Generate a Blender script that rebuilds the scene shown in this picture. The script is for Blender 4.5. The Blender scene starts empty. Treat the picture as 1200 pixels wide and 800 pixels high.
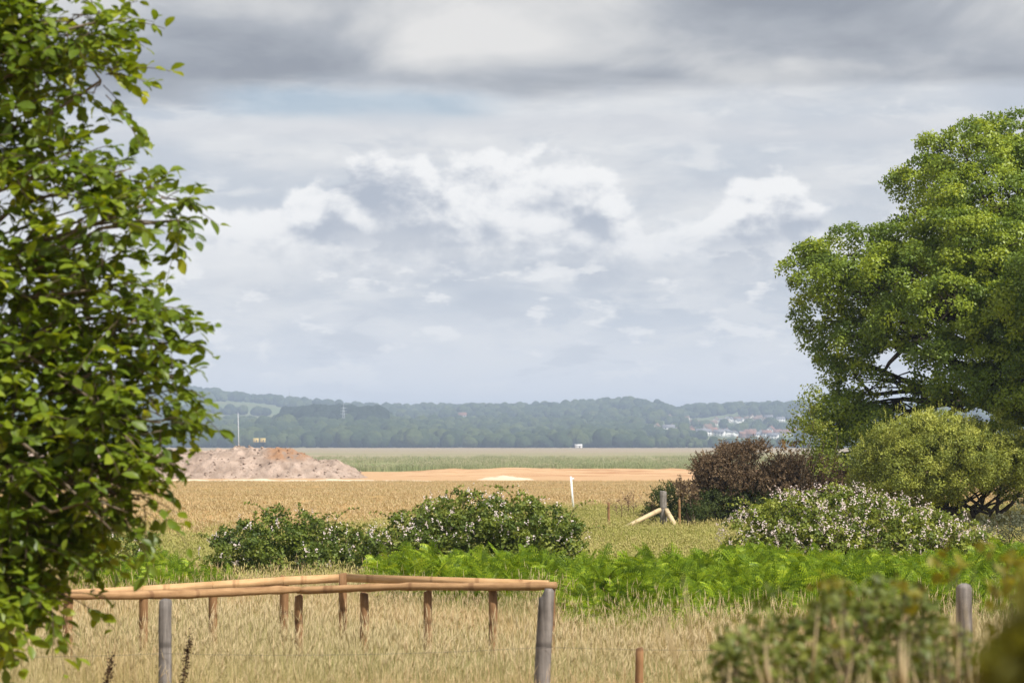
import bpy, math, random
import numpy as np
from mathutils import Vector, Matrix, Quaternion

random.seed(7)
rng = np.random.default_rng(11)
scene = bpy.context.scene
C = scene.collection

# ------------------------------------------------------------------ camera
CAMZ = 5.0
F = 2833.0                       # focal length in pixels of the 1200 px wide photo (85 mm lens)
PITCH = math.atan(119.0 / F)
cam_d = bpy.data.cameras.new('camera')
cam = bpy.data.objects.new('camera', cam_d)
C.objects.link(cam)
cam.location = (0, 0, CAMZ)
cam.rotation_euler = (math.pi / 2 + PITCH, 0, 0)
cam_d.lens = 85
cam_d.sensor_width = 36
cam_d.clip_start = 0.1
cam_d.clip_end = 40000
cam_d.dof.use_dof = True
cam_d.dof.focus_distance = 45
cam_d.dof.aperture_fstop = 5.0
scene.camera = cam

# ------------------------------------------------------------------ light
SUN_EL = math.radians(52)
SH = Vector((0.74, -0.67, 0)).normalized()
SUNV = Vector((SH.x * math.cos(SUN_EL), SH.y * math.cos(SUN_EL), math.sin(SUN_EL)))
sd = bpy.data.lights.new('sun', 'SUN')
sd.energy = 5.0
sd.angle = math.radians(1.0)
sd.color = (1.0, 0.955, 0.88)
sun = bpy.data.objects.new('sun', sd)
C.objects.link(sun)
sun.rotation_euler = SUNV.to_track_quat('Z', 'Y').to_euler()
sun.location = (0, 0, 60)

scene.view_settings.view_transform = 'Standard'
scene.view_settings.look = 'None'
scene.view_settings.exposure = 0.35
scene.view_settings.gamma = 1.0
scene.cycles.max_bounces = 6
scene.cycles.diffuse_bounces = 2
scene.cycles.transmission_bounces = 4
scene.cycles.volume_bounces = 0
scene.cycles.use_denoising = True
scene.cycles.sample_clamp_indirect = 4.0

# ------------------------------------------------------------------ node helpers
class NT:
    """small expression builder on a node tree"""
    def __init__(s, tree):
        s.t = tree
    def new(s, kind, **kw):
        n = s.t.nodes.new(kind)
        for k, v in kw.items():
            setattr(n, k, v)
        return n
    def put(s, sock, v):
        if isinstance(v, bpy.types.NodeSocket):
            s.t.links.new(v, sock)
        elif v is not None:
            sock.default_value = v
    def m(s, op, a, b=None, c=None, clamp=False):
        n = s.new('ShaderNodeMath', operation=op, use_clamp=clamp)
        for i, v in enumerate((a, b, c)):
            if v is not None:
                s.put(n.inputs[i], v)
        return n.outputs[0]
    def add(s, a, b): return s.m('ADD', a, b)
    def sub(s, a, b): return s.m('SUBTRACT', a, b)
    def mul(s, a, b): return s.m('MULTIPLY', a, b)
    def div(s, a, b): return s.m('DIVIDE', a, b)
    def step(s, v, lo, hi, a=0.0, b=1.0):
        n = s.new('ShaderNodeMapRange', interpolation_type='SMOOTHSTEP')
        s.put(n.inputs[0], v); s.put(n.inputs[1], lo); s.put(n.inputs[2], hi)
        s.put(n.inputs[3], a); s.put(n.inputs[4], b)
        return n.outputs[0]
    def xyz(s, x, y, z):
        n = s.new('ShaderNodeCombineXYZ')
        s.put(n.inputs[0], x); s.put(n.inputs[1], y); s.put(n.inputs[2], z)
        return n.outputs[0]
    def sep(s, v):
        n = s.new('ShaderNodeSeparateXYZ'); s.put(n.inputs[0], v)
        return n.outputs
    def noise(s, vec, scale=1.0, detail=4.0, rough=0.5, dist=0.0, col=False):
        n = s.new('ShaderNodeTexNoise')
        s.put(n.inputs['Vector'], vec)
        n.inputs['Scale'].default_value = scale
        n.inputs['Detail'].default_value = detail
        n.inputs['Roughness'].default_value = rough
        n.inputs['Distortion'].default_value = dist
        return n.outputs['Color' if col else 'Fac']
    def vmul(s, vec, k):
        n = s.new('ShaderNodeVectorMath', operation='MULTIPLY')
        s.put(n.inputs[0], vec); s.put(n.inputs[1], k)
        return n.outputs[0]
    def vadd(s, vec, k):
        n = s.new('ShaderNodeVectorMath', operation='ADD')
        s.put(n.inputs[0], vec); s.put(n.inputs[1], k)
        return n.outputs[0]
    def mix(s, f, a, b, blend='MIX'):
        n = s.new('ShaderNodeMix', data_type='RGBA', blend_type=blend)
        n.clamp_factor = True
        s.put(n.inputs[0], f)
        s.put(n.inputs[6], a if isinstance(a, bpy.types.NodeSocket) else (*a, 1))
        s.put(n.inputs[7], b if isinstance(b, bpy.types.NodeSocket) else (*b, 1))
        return n.outputs[2]
    def ramp(s, f, stops, interp='LINEAR'):
        n = s.new('ShaderNodeValToRGB')
        r = n.color_ramp
        r.interpolation = interp
        while len(r.elements) < len(stops):
            r.elements.new(0.5)
        for e, (p, c) in zip(r.elements, stops):
            e.position = p; e.color = (*c, 1)
        s.put(n.inputs[0], f)
        return n.outputs[0]

def lin(r, g, b):
    """sRGB 0-255 -> linear"""
    def f(c):
        c /= 255.0
        return c / 12.92 if c <= 0.04045 else ((c + 0.055) / 1.055) ** 2.4
    return (f(r), f(g), f(b))

# ------------------------------------------------------------------ world: sky with cloud layers
w = bpy.data.worlds.new('World')
scene.world = w
w.use_nodes = True
wt = w.node_tree
wt.nodes.clear()
g = NT(wt)
tc = g.new('ShaderNodeTexCoord')
dirv = tc.outputs['Generated']
dx, dy, dz = g.sep(dirv)
hyp = g.m('SQRT', g.add(g.mul(dx, dx), g.mul(dy, dy)))
el = g.mul(g.m('ARCTAN2', dz, hyp), 1000.0)          # milliradians above the horizon
az = g.mul(g.m('ARCTAN2', dx, dy), 1000.0)           # milliradians right of the view axis
sky = g.new('ShaderNodeTexSky', sky_type='NISHITA')
sky.sun_disc = False
sky.sun_elevation = SUN_EL
sky.sun_rotation = math.atan2(SH.x, SH.y)
sky.air_density = 1.0
sky.dust_density = 1.2
sky.ozone_density = 1.0
clear = g.mix(1.0, sky.outputs[0], (0.10, 0.10, 0.10), 'MULTIPLY')
# noises on the direction (no seam); clouds are flattened towards the horizon
n_soft = g.noise(g.vadd(g.vmul(dirv, (9, 9, 30)), (3.1, 0.7, 0.2)), 1.0, 5, 0.55)
n_band = g.noise(g.vadd(g.vmul(dirv, (7, 7, 60)), (1.3, 5.1, 2.2)), 1.0, 4, 0.5)
v_puff = g.vmul(dirv, (34, 34, 52))
n_puff = g.noise(g.vadd(v_puff, (0.4, 2.3, 7.7)), 1.0, 8, 0.56, 0.2)
n_puff_up = g.noise(g.vadd(v_puff, (0.4 + 0.16, 2.3, 7.7 + 0.30)), 1.0, 8, 0.56, 0.2)
n_shad = g.noise(g.vadd(g.vmul(dirv, (17, 17, 42)), (5.5, 1.1, 0.3)), 1.0, 5, 0.55, 0.2)
n_fine = g.noise(g.vmul(dirv, (24, 24, 80)), 1.0, 7, 0.6, 0.3)
# pale thin cloud over everything
veil_c = g.mix(g.step(n_soft, 0.36, 0.64), lin(190, 197, 206), lin(220, 221, 222))
veil_c = g.mix(g.step(el, 5, 70, 0.95, 0.0), veil_c, lin(238, 239, 241))
veil_c = g.mix(g.mul(g.step(n_fine, 0.47, 0.62), g.step(el, 10, 45, 0.10, 0.60)), veil_c, lin(232, 232, 231))
veil_c = g.mix(g.mul(g.step(n_fine, 0.46, 0.34), g.step(el, 10, 45, 0.10, 0.50)), veil_c, lin(192, 197, 205))
gapn = g.add(g.mul(n_band, 0.7), g.mul(n_soft, 0.3))
el_g = g.add(el, g.mul(g.sub(n_soft, 0.5), 16))
gap_place = g.mul(g.step(g.m('ABSOLUTE', g.sub(el_g, 139.5)), 2, 9, 1, 0),
                  g.step(g.m('ABSOLUTE', g.add(az, 66)), 34, 78, 1, 0))
gap = g.m('MAXIMUM', g.mul(gap_place, 0.62), g.mul(g.step(gapn, 0.47, 0.58), g.step(el, 190, 380)))
col = g.mix(g.sub(1.0, gap), clear, veil_c)
# cumulus band with lit tops and grey bases
def win(lo, hi, soft):
    mid, half = (lo + hi) / 2, (hi - lo) / 2
    return g.step(g.m('ABSOLUTE', g.sub(az, mid)), half - soft, half + soft, 1, 0)
top = g.add(92.0, g.mul(g.sub(g.noise(g.vmul(dirv, (13, 13, 3)), 1.0, 3, 0.5), 0.5), 46))
top = g.add(top, g.add(g.mul(win(-94, 44, 16), 25), g.mul(win(84, 122, 12), 27)))
edge = g.add(g.sub(top, el), g.mul(g.sub(n_puff, 0.5), 62))
cum = g.mul(g.step(edge, -3, 6), g.step(g.sub(el, g.mul(n_soft, 30)), 40, 80))
slope = g.sub(n_puff, n_puff_up)
lit = g.add(g.add(g.mul(slope, 3.4), g.step(edge, 46, 2, 0.02, 0.72)), g.mul(g.sub(n_shad, 0.5), 2.4))
cum_c = g.mix(g.step(lit, -0.20, 0.85), lin(172, 179, 191), lin(246, 245, 243))
col = g.mix(g.mul(cum, 0.93), col, cum_c)
# small puffs lower down
puff2 = g.noise(g.vadd(g.vmul(dirv, (40, 40, 95)), (2.2, 0.3, 0.9)), 1.0, 6, 0.55)
pm = g.mul(g.step(puff2, 0.54, 0.63), g.mul(g.step(el, 12, 34), g.step(el, 92, 66)))
col = g.mix(g.mul(pm, 0.8), col, lin(242, 241, 239))
# stratus streak over the cumulus
st = g.mul(g.step(g.m('ABSOLUTE', g.sub(el, g.add(129, g.mul(g.sub(n_soft, .5), 22)))), 1, 8, 1, 0), 0.6)
col = g.mix(g.mul(st, g.sub(1.0, g.mul(cum, 0.8))), col, lin(212, 213, 216))
# darker deck higher up
deck_e = g.add(el, g.mul(g.sub(n_band, 0.5), 34))
deck_e = g.sub(deck_e, g.mul(gap_place, 5))
deck = g.step(deck_e, 137, 153)
n_deck = g.noise(g.vadd(g.vmul(dirv, (11, 11, 25)), (7.3, 1.9, 3.3)), 1.0, 6, 0.5, 0.4)
blot = g.m('MULTIPLY', win(-62, 24, 26), g.step(g.m('ABSOLUTE', g.sub(el, 164)), 4, 17, 1, 0))
blot = g.add(blot, g.mul(g.step(az, -70, -110), g.step(el, 158, 176)))
blot = g.sub(blot, g.mul(g.mul(win(-130, -62, 20), g.step(g.m('ABSOLUTE', g.sub(el, 158)), 6, 20, 1, 0)), 0.9))
bright = g.add(g.add(n_deck, g.mul(blot, 0.085)), g.step(deck_e, 140, 168, -0.09, 0.04))
deck_c = g.ramp(bright, [(0.32, lin(140, 145, 154)), (0.46, lin(164, 168, 175)), (0.58, lin(198, 199, 200)), (0.72, lin(226, 224, 221))])
col = g.mix(g.mul(deck, g.sub(0.95, g.mul(gap, 0.9))), col, deck_c)
bg = g.new('ShaderNodeBackground')
wt.links.new(col, bg.inputs[0])
bg.inputs[1].default_value = 0.85
wo = g.new('ShaderNodeOutputWorld')
wt.links.new(bg.outputs[0], wo.inputs[0])

# ------------------------------------------------------------------ geometry helpers
CT, ST = math.cos(PITCH), math.sin(PITCH)
def P(px, py, d):
    """world point on the sight line of photo pixel (px,py) at ground distance d (used to survey the place)"""
    u, v = (px - 600) / F, (400 - py) / F
    s = d / (CT - v * ST)
    return np.array((u * s, d, CAMZ + (ST + v * CT) * s))
def M(d):
    return d / F          # metres per photo pixel at distance d

GD = [-60, 0, 8, 17, 23, 27, 40, 60, 105, 130, 200, 290, 400, 12000]
GZ = [-1.7, -1.75, -1.85, -2.12, -2.38, -2.5, -2.68, -2.70, -2.68, -2.88, -3.62, -4.55, -4.75, -4.8]
def gz(d):
    return CAMZ + np.interp(d, GD, GZ)

def vhash(ix, iy, seed):
    h = (ix * 374761393 + iy * 668265263 + seed * 1442695041) & 0x7fffffff
    h = ((h ^ (h >> 13)) * 1274126177) & 0x7fffffff
    return ((h ^ (h >> 16)) & 0xffff) / 65535.0
def vnoise(x, y, seed=0):
    x = np.asarray(x, float); y = np.asarray(y, float)
    ix = np.floor(x).astype(np.int64); iy = np.floor(y).astype(np.int64)
    fx, fy = x - ix, y - iy
    fx = fx * fx * (3 - 2 * fx); fy = fy * fy * (3 - 2 * fy)
    a = vhash(ix, iy, seed); b = vhash(ix + 1, iy, seed); c = vhash(ix, iy + 1, seed); d = vhash(ix + 1, iy + 1, seed)
    return (a * (1 - fx) + b * fx) * (1 - fy) + (c * (1 - fx) + d * fx) * fy
def fbm(x, y, octv=4, seed=0):
    s = 0; a = 0.5; t = 0
    for k in range(octv):
        s = s + a * vnoise(np.asarray(x) * 2 ** k, np.asarray(y) * 2 ** k, seed + k * 17); t += a; a *= 0.5
    return s / t

def mesh(name, V, T, mat=None, tone=None, smooth=False, mats=None, mi=None):
    V = np.asarray(V, np.float32); T = np.asarray(T, np.int32)
    me = bpy.data.meshes.new(name)
    me.vertices.add(len(V)); me.vertices.foreach_set('co', V.ravel())
    k = T.shape[1]
    me.loops.add(T.size); me.loops.foreach_set('vertex_index', T.ravel())
    me.polygons.add(len(T))
    me.polygons.foreach_set('loop_start', np.arange(0, T.size, k, dtype=np.int32))
    me.polygons.foreach_set('loop_total', np.full(len(T), k, np.int32))
    if smooth:
        me.polygons.foreach_set('use_smooth', np.ones(len(T), bool))
    if tone is not None:
        a = me.attributes.new('tone', 'FLOAT', 'POINT')
        a.data.foreach_set('value', np.asarray(tone, np.float32))
    for mm in (mats or ([mat] if mat else [])):
        me.materials.append(mm)
    if mi is not None:
        me.polygons.foreach_set('material_index', np.asarray(mi, np.int32))
    me.update(calc_edges=True)
    return me
def obj(name, me, parent=None, loc=None, rotz=None):
    o = bpy.data.objects.new(name, me)
    C.objects.link(o)
    if parent is not None:
        o.parent = parent
    if loc is not None:
        o.location = loc
    if rotz is not None:
        o.rotation_euler = (0, 0, rotz)
    return o
def tag(o, label, cat, group=None, kind=None):
    if label: o['label'] = label
    if cat: o['category'] = cat
    if group: o['group'] = group
    if kind: o['kind'] = kind
    return o
def thing(name, label, cat, loc=(0, 0, 0), group=None, rotz=0):
    o = bpy.data.objects.new(name, None)
    C.objects.link(o)
    o.location = loc
    o.rotation_euler = (0, 0, rotz)
    o.empty_display_size = 0.2
    return tag(o, label, cat, group)

class MB:
    """collects triangles with a tone per vertex"""
    def __init__(s):
        s.V, s.T, s.A, s.n = [], [], [], 0
    def add(s, V, T, tone=0.5):
        V = np.asarray(V, float).reshape(-1, 3); T = np.asarray(T, int).reshape(-1, 3)
        s.V.append(V); s.T.append(T + s.n)
        s.A.append(np.broadcast_to(np.asarray(tone, float), (len(V),)).copy()); s.n += len(V)
    def tube(s, pts, rad, sides=6, tone=0.5, cap=True, wob=0.0):
        pts = np.asarray(pts, float); n = len(pts)
        rad = np.broadcast_to(np.asarray(rad, float), (n,))
        t = np.gradient(pts, axis=0); t /= np.linalg.norm(t, axis=1, keepdims=True) + 1e-9
        up = np.array((0.0, 0, 1)) if abs(t[0, 2]) < 0.9 else np.array((1.0, 0, 0))
        a = np.cross(t, up); a /= np.linalg.norm(a, axis=1, keepdims=True) + 1e-9
        b = np.cross(a, t)
        th = np.arange(sides) * 2 * math.pi / sides
        ring = (a[:, None, :] * np.cos(th)[None, :, None] + b[:, None, :] * np.sin(th)[None, :, None])
        rr = rad[:, None, None] * (1 + (rng.uniform(-wob, wob, (n, sides, 1)) if wob else 0))
        V = (pts[:, None, :] + ring * rr).reshape(-1, 3)
        T = []
        for i in range(n - 1):
            for j in range(sides):
                p, q = i * sides + j, i * sides + (j + 1) % sides
                T += [(p, q, q + sides), (p, q + sides, p + sides)]
        if cap:
            V = np.vstack([V, pts[0], pts[-1]])
            c0, c1 = n * sides, n * sides + 1
            for j in range(sides):
                T.append((c0, (j + 1) % sides, j))
                T.append((c1, (n - 1) * sides + j, (n - 1) * sides + (j + 1) % sides))
        s.add(V, T, tone)
    def box(s, cx, cy, cz, sx, sy, sz, R=None, tone=0.5, bev=0.0):
        sg = np.array([(-1, -1, -1), (1, -1, -1), (1, 1, -1), (-1, 1, -1), (-1, -1, 1), (1, -1, 1), (1, 1, 1), (-1, 1, 1)], float)
        V = sg * np.array((sx, sy, sz)) / 2
        if R is not None:
            V = V @ np.asarray(R).T
        q = [(0, 3, 2, 1), (4, 5, 6, 7), (0, 1, 5, 4), (1, 2, 6, 5), (2, 3, 7, 6), (3, 0, 4, 7)]
        T = [(a, b, c) for a, b, c, d in q] + [(a, c, d) for a, b, c, d in q]
        s.add(V + np.array((cx, cy, cz)), T, tone)
    def arrays(s):
        return np.vstack(s.V), np.vstack(s.T), np.concatenate(s.A)
    def mesh(s, name, mat, smooth=False, origin=None):
        V, T, A = s.arrays()
        if origin is not None:
            V = V - np.asarray(origin)
        return mesh(name, V, T, mat, A, smooth)

LEAF = {
    'rhomb': (np.array([(0, 0, 0), (.45, -.5, .06), (.45, .5, .06), (1, 0, -.04)]), np.array([(0, 1, 2), (1, 3, 2)])),
    'fold': (np.array([(0, 0, 0), (.42, -.5, .10), (.5, 0, 0), (.42, .5, .10), (1, 0, -.08)]),
             np.array([(0, 1, 2), (0, 2, 3), (1, 4, 2), (2, 4, 3)])),
    'ovate': (np.array([(0, 0, 0), (.22, -.34, .05), (.25, 0, .0), (.22, .34, .05), (.55, -.5, .06), (.6, 0, -.02), (.55, .5, .06),
                        (.84, -.30, -.02), (.84, .30, -.02), (1, 0, -.14)]),
              np.array([(0, 1, 2), (0, 2, 3), (1, 4, 5), (1, 5, 2), (2, 5, 6), (2, 6, 3), (4, 7, 5), (5, 7, 9), (5, 9, 8), (5, 8, 6)])),
}
def unit(v):
    return v / (np.linalg.norm(v, axis=-1, keepdims=True) + 1e-9)
def leaves(mb, pos, axis, nrm, L, W, kind='rhomb', tone=0.5):
    tv, tt = LEAF[kind]
    n = len(pos)
    if n == 0:
        return
    axis = unit(axis)
    side = unit(np.cross(axis, nrm)); nn = np.cross(side, axis)
    L = np.broadcast_to(L, (n,))[:, None, None]; W = np.broadcast_to(W, (n,))[:, None, None]
    V = pos[:, None, :] + axis[:, None, :] * tv[None, :, 0:1] * L + side[:, None, :] * tv[None, :, 1:2] * W + nn[:, None, :] * tv[None, :, 2:3] * L
    k = len(tv)
    T = (tt[None] + (np.arange(n) * k)[:, None, None]).reshape(-1, 3)
    mb.add(V.reshape(-1, 3), T, np.repeat(np.broadcast_to(tone, (n,)), k))
def rdir(n):
    return unit(rng.normal(size=(n, 3)))

def scatter(name, protos, pts, rot, scl, mat, idx=None):
    """ONE object of ground cover: geometry nodes place the proto meshes on points"""
    n = len(pts)
    me = bpy.data.meshes.new(name)
    me.vertices.add(n); me.vertices.foreach_set('co', np.asarray(pts, np.float32).ravel())
    a = me.attributes.new('rot', 'FLOAT_VECTOR', 'POINT'); a.data.foreach_set('vector', np.asarray(rot, np.float32).ravel())
    scl = np.asarray(scl, np.float32)
    if scl.ndim == 1:
        scl = np.repeat(scl[:, None], 3, 1)
    a = me.attributes.new('scl', 'FLOAT_VECTOR', 'POINT'); a.data.foreach_set('vector', np.ascontiguousarray(scl).ravel())
    if idx is None:
        idx = rng.integers(0, len(protos), n)
    a = me.attributes.new('pick', 'INT', 'POINT'); a.data.foreach_set('value', np.asarray(idx, np.int32))
    o = obj(name, me)
    t = bpy.data.node_groups.new(name + '_scatter', 'GeometryNodeTree')
    t.interface.new_socket('Geometry', in_out='INPUT', socket_type='NodeSocketGeometry')
    t.interface.new_socket('Geometry', in_out='OUTPUT', socket_type='NodeSocketGeometry')
    gi = t.nodes.new('NodeGroupInput'); go = t.nodes.new('NodeGroupOutput')
    jo = t.nodes.new('GeometryNodeJoinGeometry')
    for p in protos:
        po = bpy.data.objects.new(name + '_piece', p)
        oi = t.nodes.new('GeometryNodeObjectInfo'); oi.inputs['Object'].default_value = po
        oi.inputs['As Instance'].default_value = False
        ti = t.nodes.new('GeometryNodeGeometryToInstance')
        t.links.new(oi.outputs['Geometry'], ti.inputs[0]); t.links.new(ti.outputs[0], jo.inputs[0])
    def attr(nm, typ):
        na = t.nodes.new('GeometryNodeInputNamedAttribute'); na.data_type = typ; na.inputs[0].default_value = nm
        return na.outputs[0]
    ip = t.nodes.new('GeometryNodeInstanceOnPoints')
    t.links.new(gi.outputs[0], ip.inputs['Points']); t.links.new(jo.outputs[0], ip.inputs['Instance'])
    ip.inputs['Pick Instance'].default_value = True
    t.links.new(attr('pick', 'INT'), ip.inputs['Instance Index'])
    er = t.nodes.new('FunctionNodeEulerToRotation')
    t.links.new(attr('rot', 'FLOAT_VECTOR'), er.inputs[0]); t.links.new(er.outputs[0], ip.inputs['Rotation'])
    t.links.new(attr('scl', 'FLOAT_VECTOR'), ip.inputs['Scale'])
    t.links.new(ip.outputs[0], go.inputs[0])
    md = o.modifiers.new('scatter', 'NODES'); md.node_group = t
    return o

# ------------------------------------------------------------------ materials
def new_mat(name):
    m = bpy.data.materials.new(name); m.use_nodes = True
    m.node_tree.nodes.clear()
    return m, NT(m.node_tree)
def finish(m, g, sh):
    o = g.new('ShaderNodeOutputMaterial'); g.t.links.new(sh, o.inputs[0])
    return m
def principled(g, col, rough=0.8, spec=0.2, bump=None, bump_d=0.02, bump_s=0.6):
    b = g.new('ShaderNodeBsdfPrincipled')
    g.put(b.inputs['Base Color'], col if isinstance(col, bpy.types.NodeSocket) else (*col, 1))
    g.put(b.inputs['Roughness'], rough)
    b.inputs['Specular IOR Level'].default_value = spec
    if bump is not None:
        n = g.new('ShaderNodeBump'); n.inputs['Strength'].default_value = bump_s; n.inputs['Distance'].default_value = bump_d
        g.put(n.inputs['Height'], bump); g.t.links.new(n.outputs[0], b.inputs['Normal'])
    return b.outputs[0]
def leaf_mat(name, stops, trans=0.35, tr_tint=(1.35, 1.25, 0.6), rough=0.5, spec=0.3, patch=0.0, patch_scale=0.6, patch_col=(1, 1, 1), patch2=0.0, patch2_col=(1, 1, 1)):
    """foliage: colour from a random tone per leaf, some light let through"""
    m, g = new_mat(name)
    at = g.new('ShaderNodeAttribute'); at.attribute_name = 'tone'
    oi = g.new('ShaderNodeObjectInfo')
    f = g.add(g.mul(at.outputs['Fac'], 0.8), g.mul(oi.outputs['Random'], 0.2))
    col = g.ramp(f, stops)
    if patch:
        geo = g.new('ShaderNodeNewGeometry')
        nz = g.noise(geo.outputs['Position'], patch_scale, 3, 0.55)
        col = g.mix(g.mul(g.step(nz, 0.42, 0.62), patch), col, patch_col)
    if patch2:
        nz2 = g.noise(g.vadd(geo.outputs['Position'], (31.0, 17.0, 3.0)), patch_scale * 2.2, 3, 0.6)
        col = g.mix(g.mul(g.step(nz2, 0.48, 0.64), patch2), col, patch2_col)
    b = principled(g, col, rough, spec)
    tr = g.new('ShaderNodeBsdfTranslucent')
    g.put(tr.inputs[0], g.mix(1.0, col, tr_tint, 'MULTIPLY'))
    mx = g.new('ShaderNodeMixShader'); mx.inputs[0].default_value = trans
    g.t.links.new(b, mx.inputs[1]); g.t.links.new(tr.outputs[0], mx.inputs[2])
    return finish(m, g, mx.outputs[0])
def plain(name, col, rough=0.8, spec=0.2, var=0.25, scale=8, bump=0.0, stretch=(1, 1, 1), rnd=0.0):
    m, g = new_mat(name)
    tc = g.new('ShaderNodeTexCoord')
    v = g.vmul(tc.outputs['Object'], stretch)
    nz = g.noise(v, scale, 5, 0.6)
    k = 1 - var
    c = g.mix(nz, tuple(x * k for x in col), tuple(min(1, x * (1 + var)) for x in col))
    if rnd:
        oi = g.new('ShaderNodeObjectInfo')
        c = g.mix(g.mul(oi.outputs['Random'], rnd), c, tuple(x * 0.6 for x in col))
    return finish(m, g, principled(g, c, rough, spec, nz if bump else None, bump or 0.01))

def wood_mat(name, c0, c1, dark, axis, grain=60, weather=0.0):
    m, g = new_mat(name)
    tc = g.new('ShaderNodeTexCoord')
    st = [1.0, 1.0, 1.0]; st[axis] = 0.06
    v = g.vmul(tc.outputs['Object'], tuple(st))
    gr = g.noise(v, grain, 5, 0.65)
    bl = g.step(g.noise(tc.outputs['Object'], 7, 4, 0.65), 0.30, 0.70)
    st2 = [0.15, 0.15, 0.15]; st2[axis] = 5.0
    knot = g.noise(g.vmul(tc.outputs['Object'], tuple(st2)), 1.0, 2, 0.5)
    c = g.mix(g.add(g.mul(g.step(gr, 0.34, 0.66), 0.6), g.mul(bl, 0.4)), c0, c1)
    c = g.mix(g.mul(g.step(knot, 0.58, 0.66), 0.6), c, dark)
    c = g.mix(g.mul(g.step(gr, 0.40, 0.28), 0.5 + weather), c, dark)
    return finish(m, g, principled(g, c, 0.75, 0.2, gr, 0.006, 0.8))

M_rail = wood_mat('new_timber_rail', (0.25, 0.138, 0.062), (0.46, 0.28, 0.14), (0.13, 0.06, 0.028), 0, 30)
M_board = wood_mat('new_timber_board', (0.50, 0.29, 0.135), (0.64, 0.41, 0.21), (0.26, 0.13, 0.06), 0, 40)
M_npost = wood_mat('new_timber_post', (0.17, 0.088, 0.038), (0.36, 0.205, 0.098), (0.07, 0.034, 0.018), 2, 26)
M_gpost = wood_mat('weathered_post', (0.10, 0.088, 0.078), (0.30, 0.27, 0.245), (0.035, 0.028, 0.024), 2, 24, 0.4)
M_pale = wood_mat('pale_timber', (0.50, 0.38, 0.22), (0.66, 0.53, 0.33), (0.30, 0.2, 0.1), 0)
M_bark = plain('bark', (0.065, 0.050, 0.038), 0.9, 0.1, 0.4, 14, 0.01, (1, 1, 0.3))
M_bark_light = plain('light_bark', (0.17, 0.135, 0.095), 0.9, 0.1, 0.4, 20, 0.005)
M_twig = plain('twig_bark', (0.10, 0.075, 0.05), 0.9, 0.1, 0.3, 20)
M_wire = plain('wire', (0.12, 0.11, 0.10), 0.5, 0.4, 0.2)
M_white = plain('white_paint', (0.80, 0.80, 0.78), 0.5, 0.3, 0.08)

# ------------------------------------------------------------------ ground
m, g = new_mat('ground')
geo = g.new('ShaderNodeNewGeometry')
pos = geo.outputs['Position']
gx, gy, gzz = g.sep(pos)
n1 = g.noise(pos, 0.05, 5, 0.6)
n2 = g.noise(pos, 0.8, 5, 0.65)
n3 = g.noise(pos, 6.0, 4, 0.6)
yd = g.add(gy, g.mul(g.sub(n1, 0.5), g.mul(gy, 0.10)))
near = g.mix(n2, lin(150, 122, 78), lin(190, 158, 104))
near = g.mix(g.step(n3, 0.45, 0.7), near, lin(110, 92, 52))
mead = g.mix(n2, lin(112, 110, 50), lin(158, 146, 78))
tan = g.mix(g.step(n2, 0.3, 0.7), lin(158, 128, 86), lin(186, 152, 104))
tan = g.mix(g.mul(g.step(n1, 0.45, 0.68), 0.55), tan, lin(150, 128, 72))
tan = g.mix(g.mul(g.step(n3, 0.55, 0.75), 0.5), tan, lin(122, 96, 66))
sand = g.mix(n2, lin(172, 138, 102), lin(196, 162, 124))
vband = g.vmul(pos, (0.004, 0.02, 0.1))
nb = g.noise(vband, 1.0, 5, 0.62)
nb2 = g.noise(g.vmul(pos, (0.0012, 0.006, 0.1)), 1.0, 4, 0.6)
marsh = g.mix(g.step(nb, 0.40, 0.60), lin(158, 142, 118), lin(124, 132, 84))
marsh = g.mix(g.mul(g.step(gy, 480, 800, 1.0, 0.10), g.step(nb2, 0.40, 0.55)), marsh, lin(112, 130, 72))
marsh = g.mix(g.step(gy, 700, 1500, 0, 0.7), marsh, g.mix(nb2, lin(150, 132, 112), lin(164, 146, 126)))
c = g.mix(g.step(yd, 36, 46), near, mead)
c = g.mix(g.step(g.sub(yd, g.mul(g.step(gx, -7, -1, 1, 0), -34)), 96, 116), c, tan)
c = g.mix(g.step(g.add(gy, g.mul(g.sub(n1, 0.5), 14)), 291, 295), c, sand)
c = g.mix(g.step(g.add(gy, g.mul(g.sub(n1, 0.5), 8)), 402, 405), c, marsh)
M_ground = finish(m, g, principled(g, c, 0.95, 0.05, n3, 0.05, 0.5))

ys = np.concatenate([np.linspace(-40, 130, 120), np.linspace(133, 420, 60), np.geomspace(430, 14000, 60)])
xs = np.linspace(-1, 1, 81)
XX = xs[None, :] * (60 + np.abs(ys[:, None]) * 0.9)
YY = np.repeat(ys[:, None], 81, 1)
ZZ = gz(YY) + (fbm(XX * 0.12, YY * 0.12, 3, 5) - 0.5) * np.clip(0.10 + 0.0006 * YY, 0, 0.3)
V = np.stack([XX, YY, ZZ], -1).reshape(-1, 3)
def grid_tris(r, c):
    i = np.arange(r * c).reshape(r, c)
    a, b, d, e = i[:-1, :-1].ravel(), i[:-1, 1:].ravel(), i[1:, :-1].ravel(), i[1:, 1:].ravel()
    return np.concatenate([np.stack([a, b, e], 1), np.stack([a, e, d], 1)])
o = obj('ground', mesh('ground', V, grid_tris(len(ys), 81), M_ground, smooth=True)); o['kind'] = 'structure'

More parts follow.
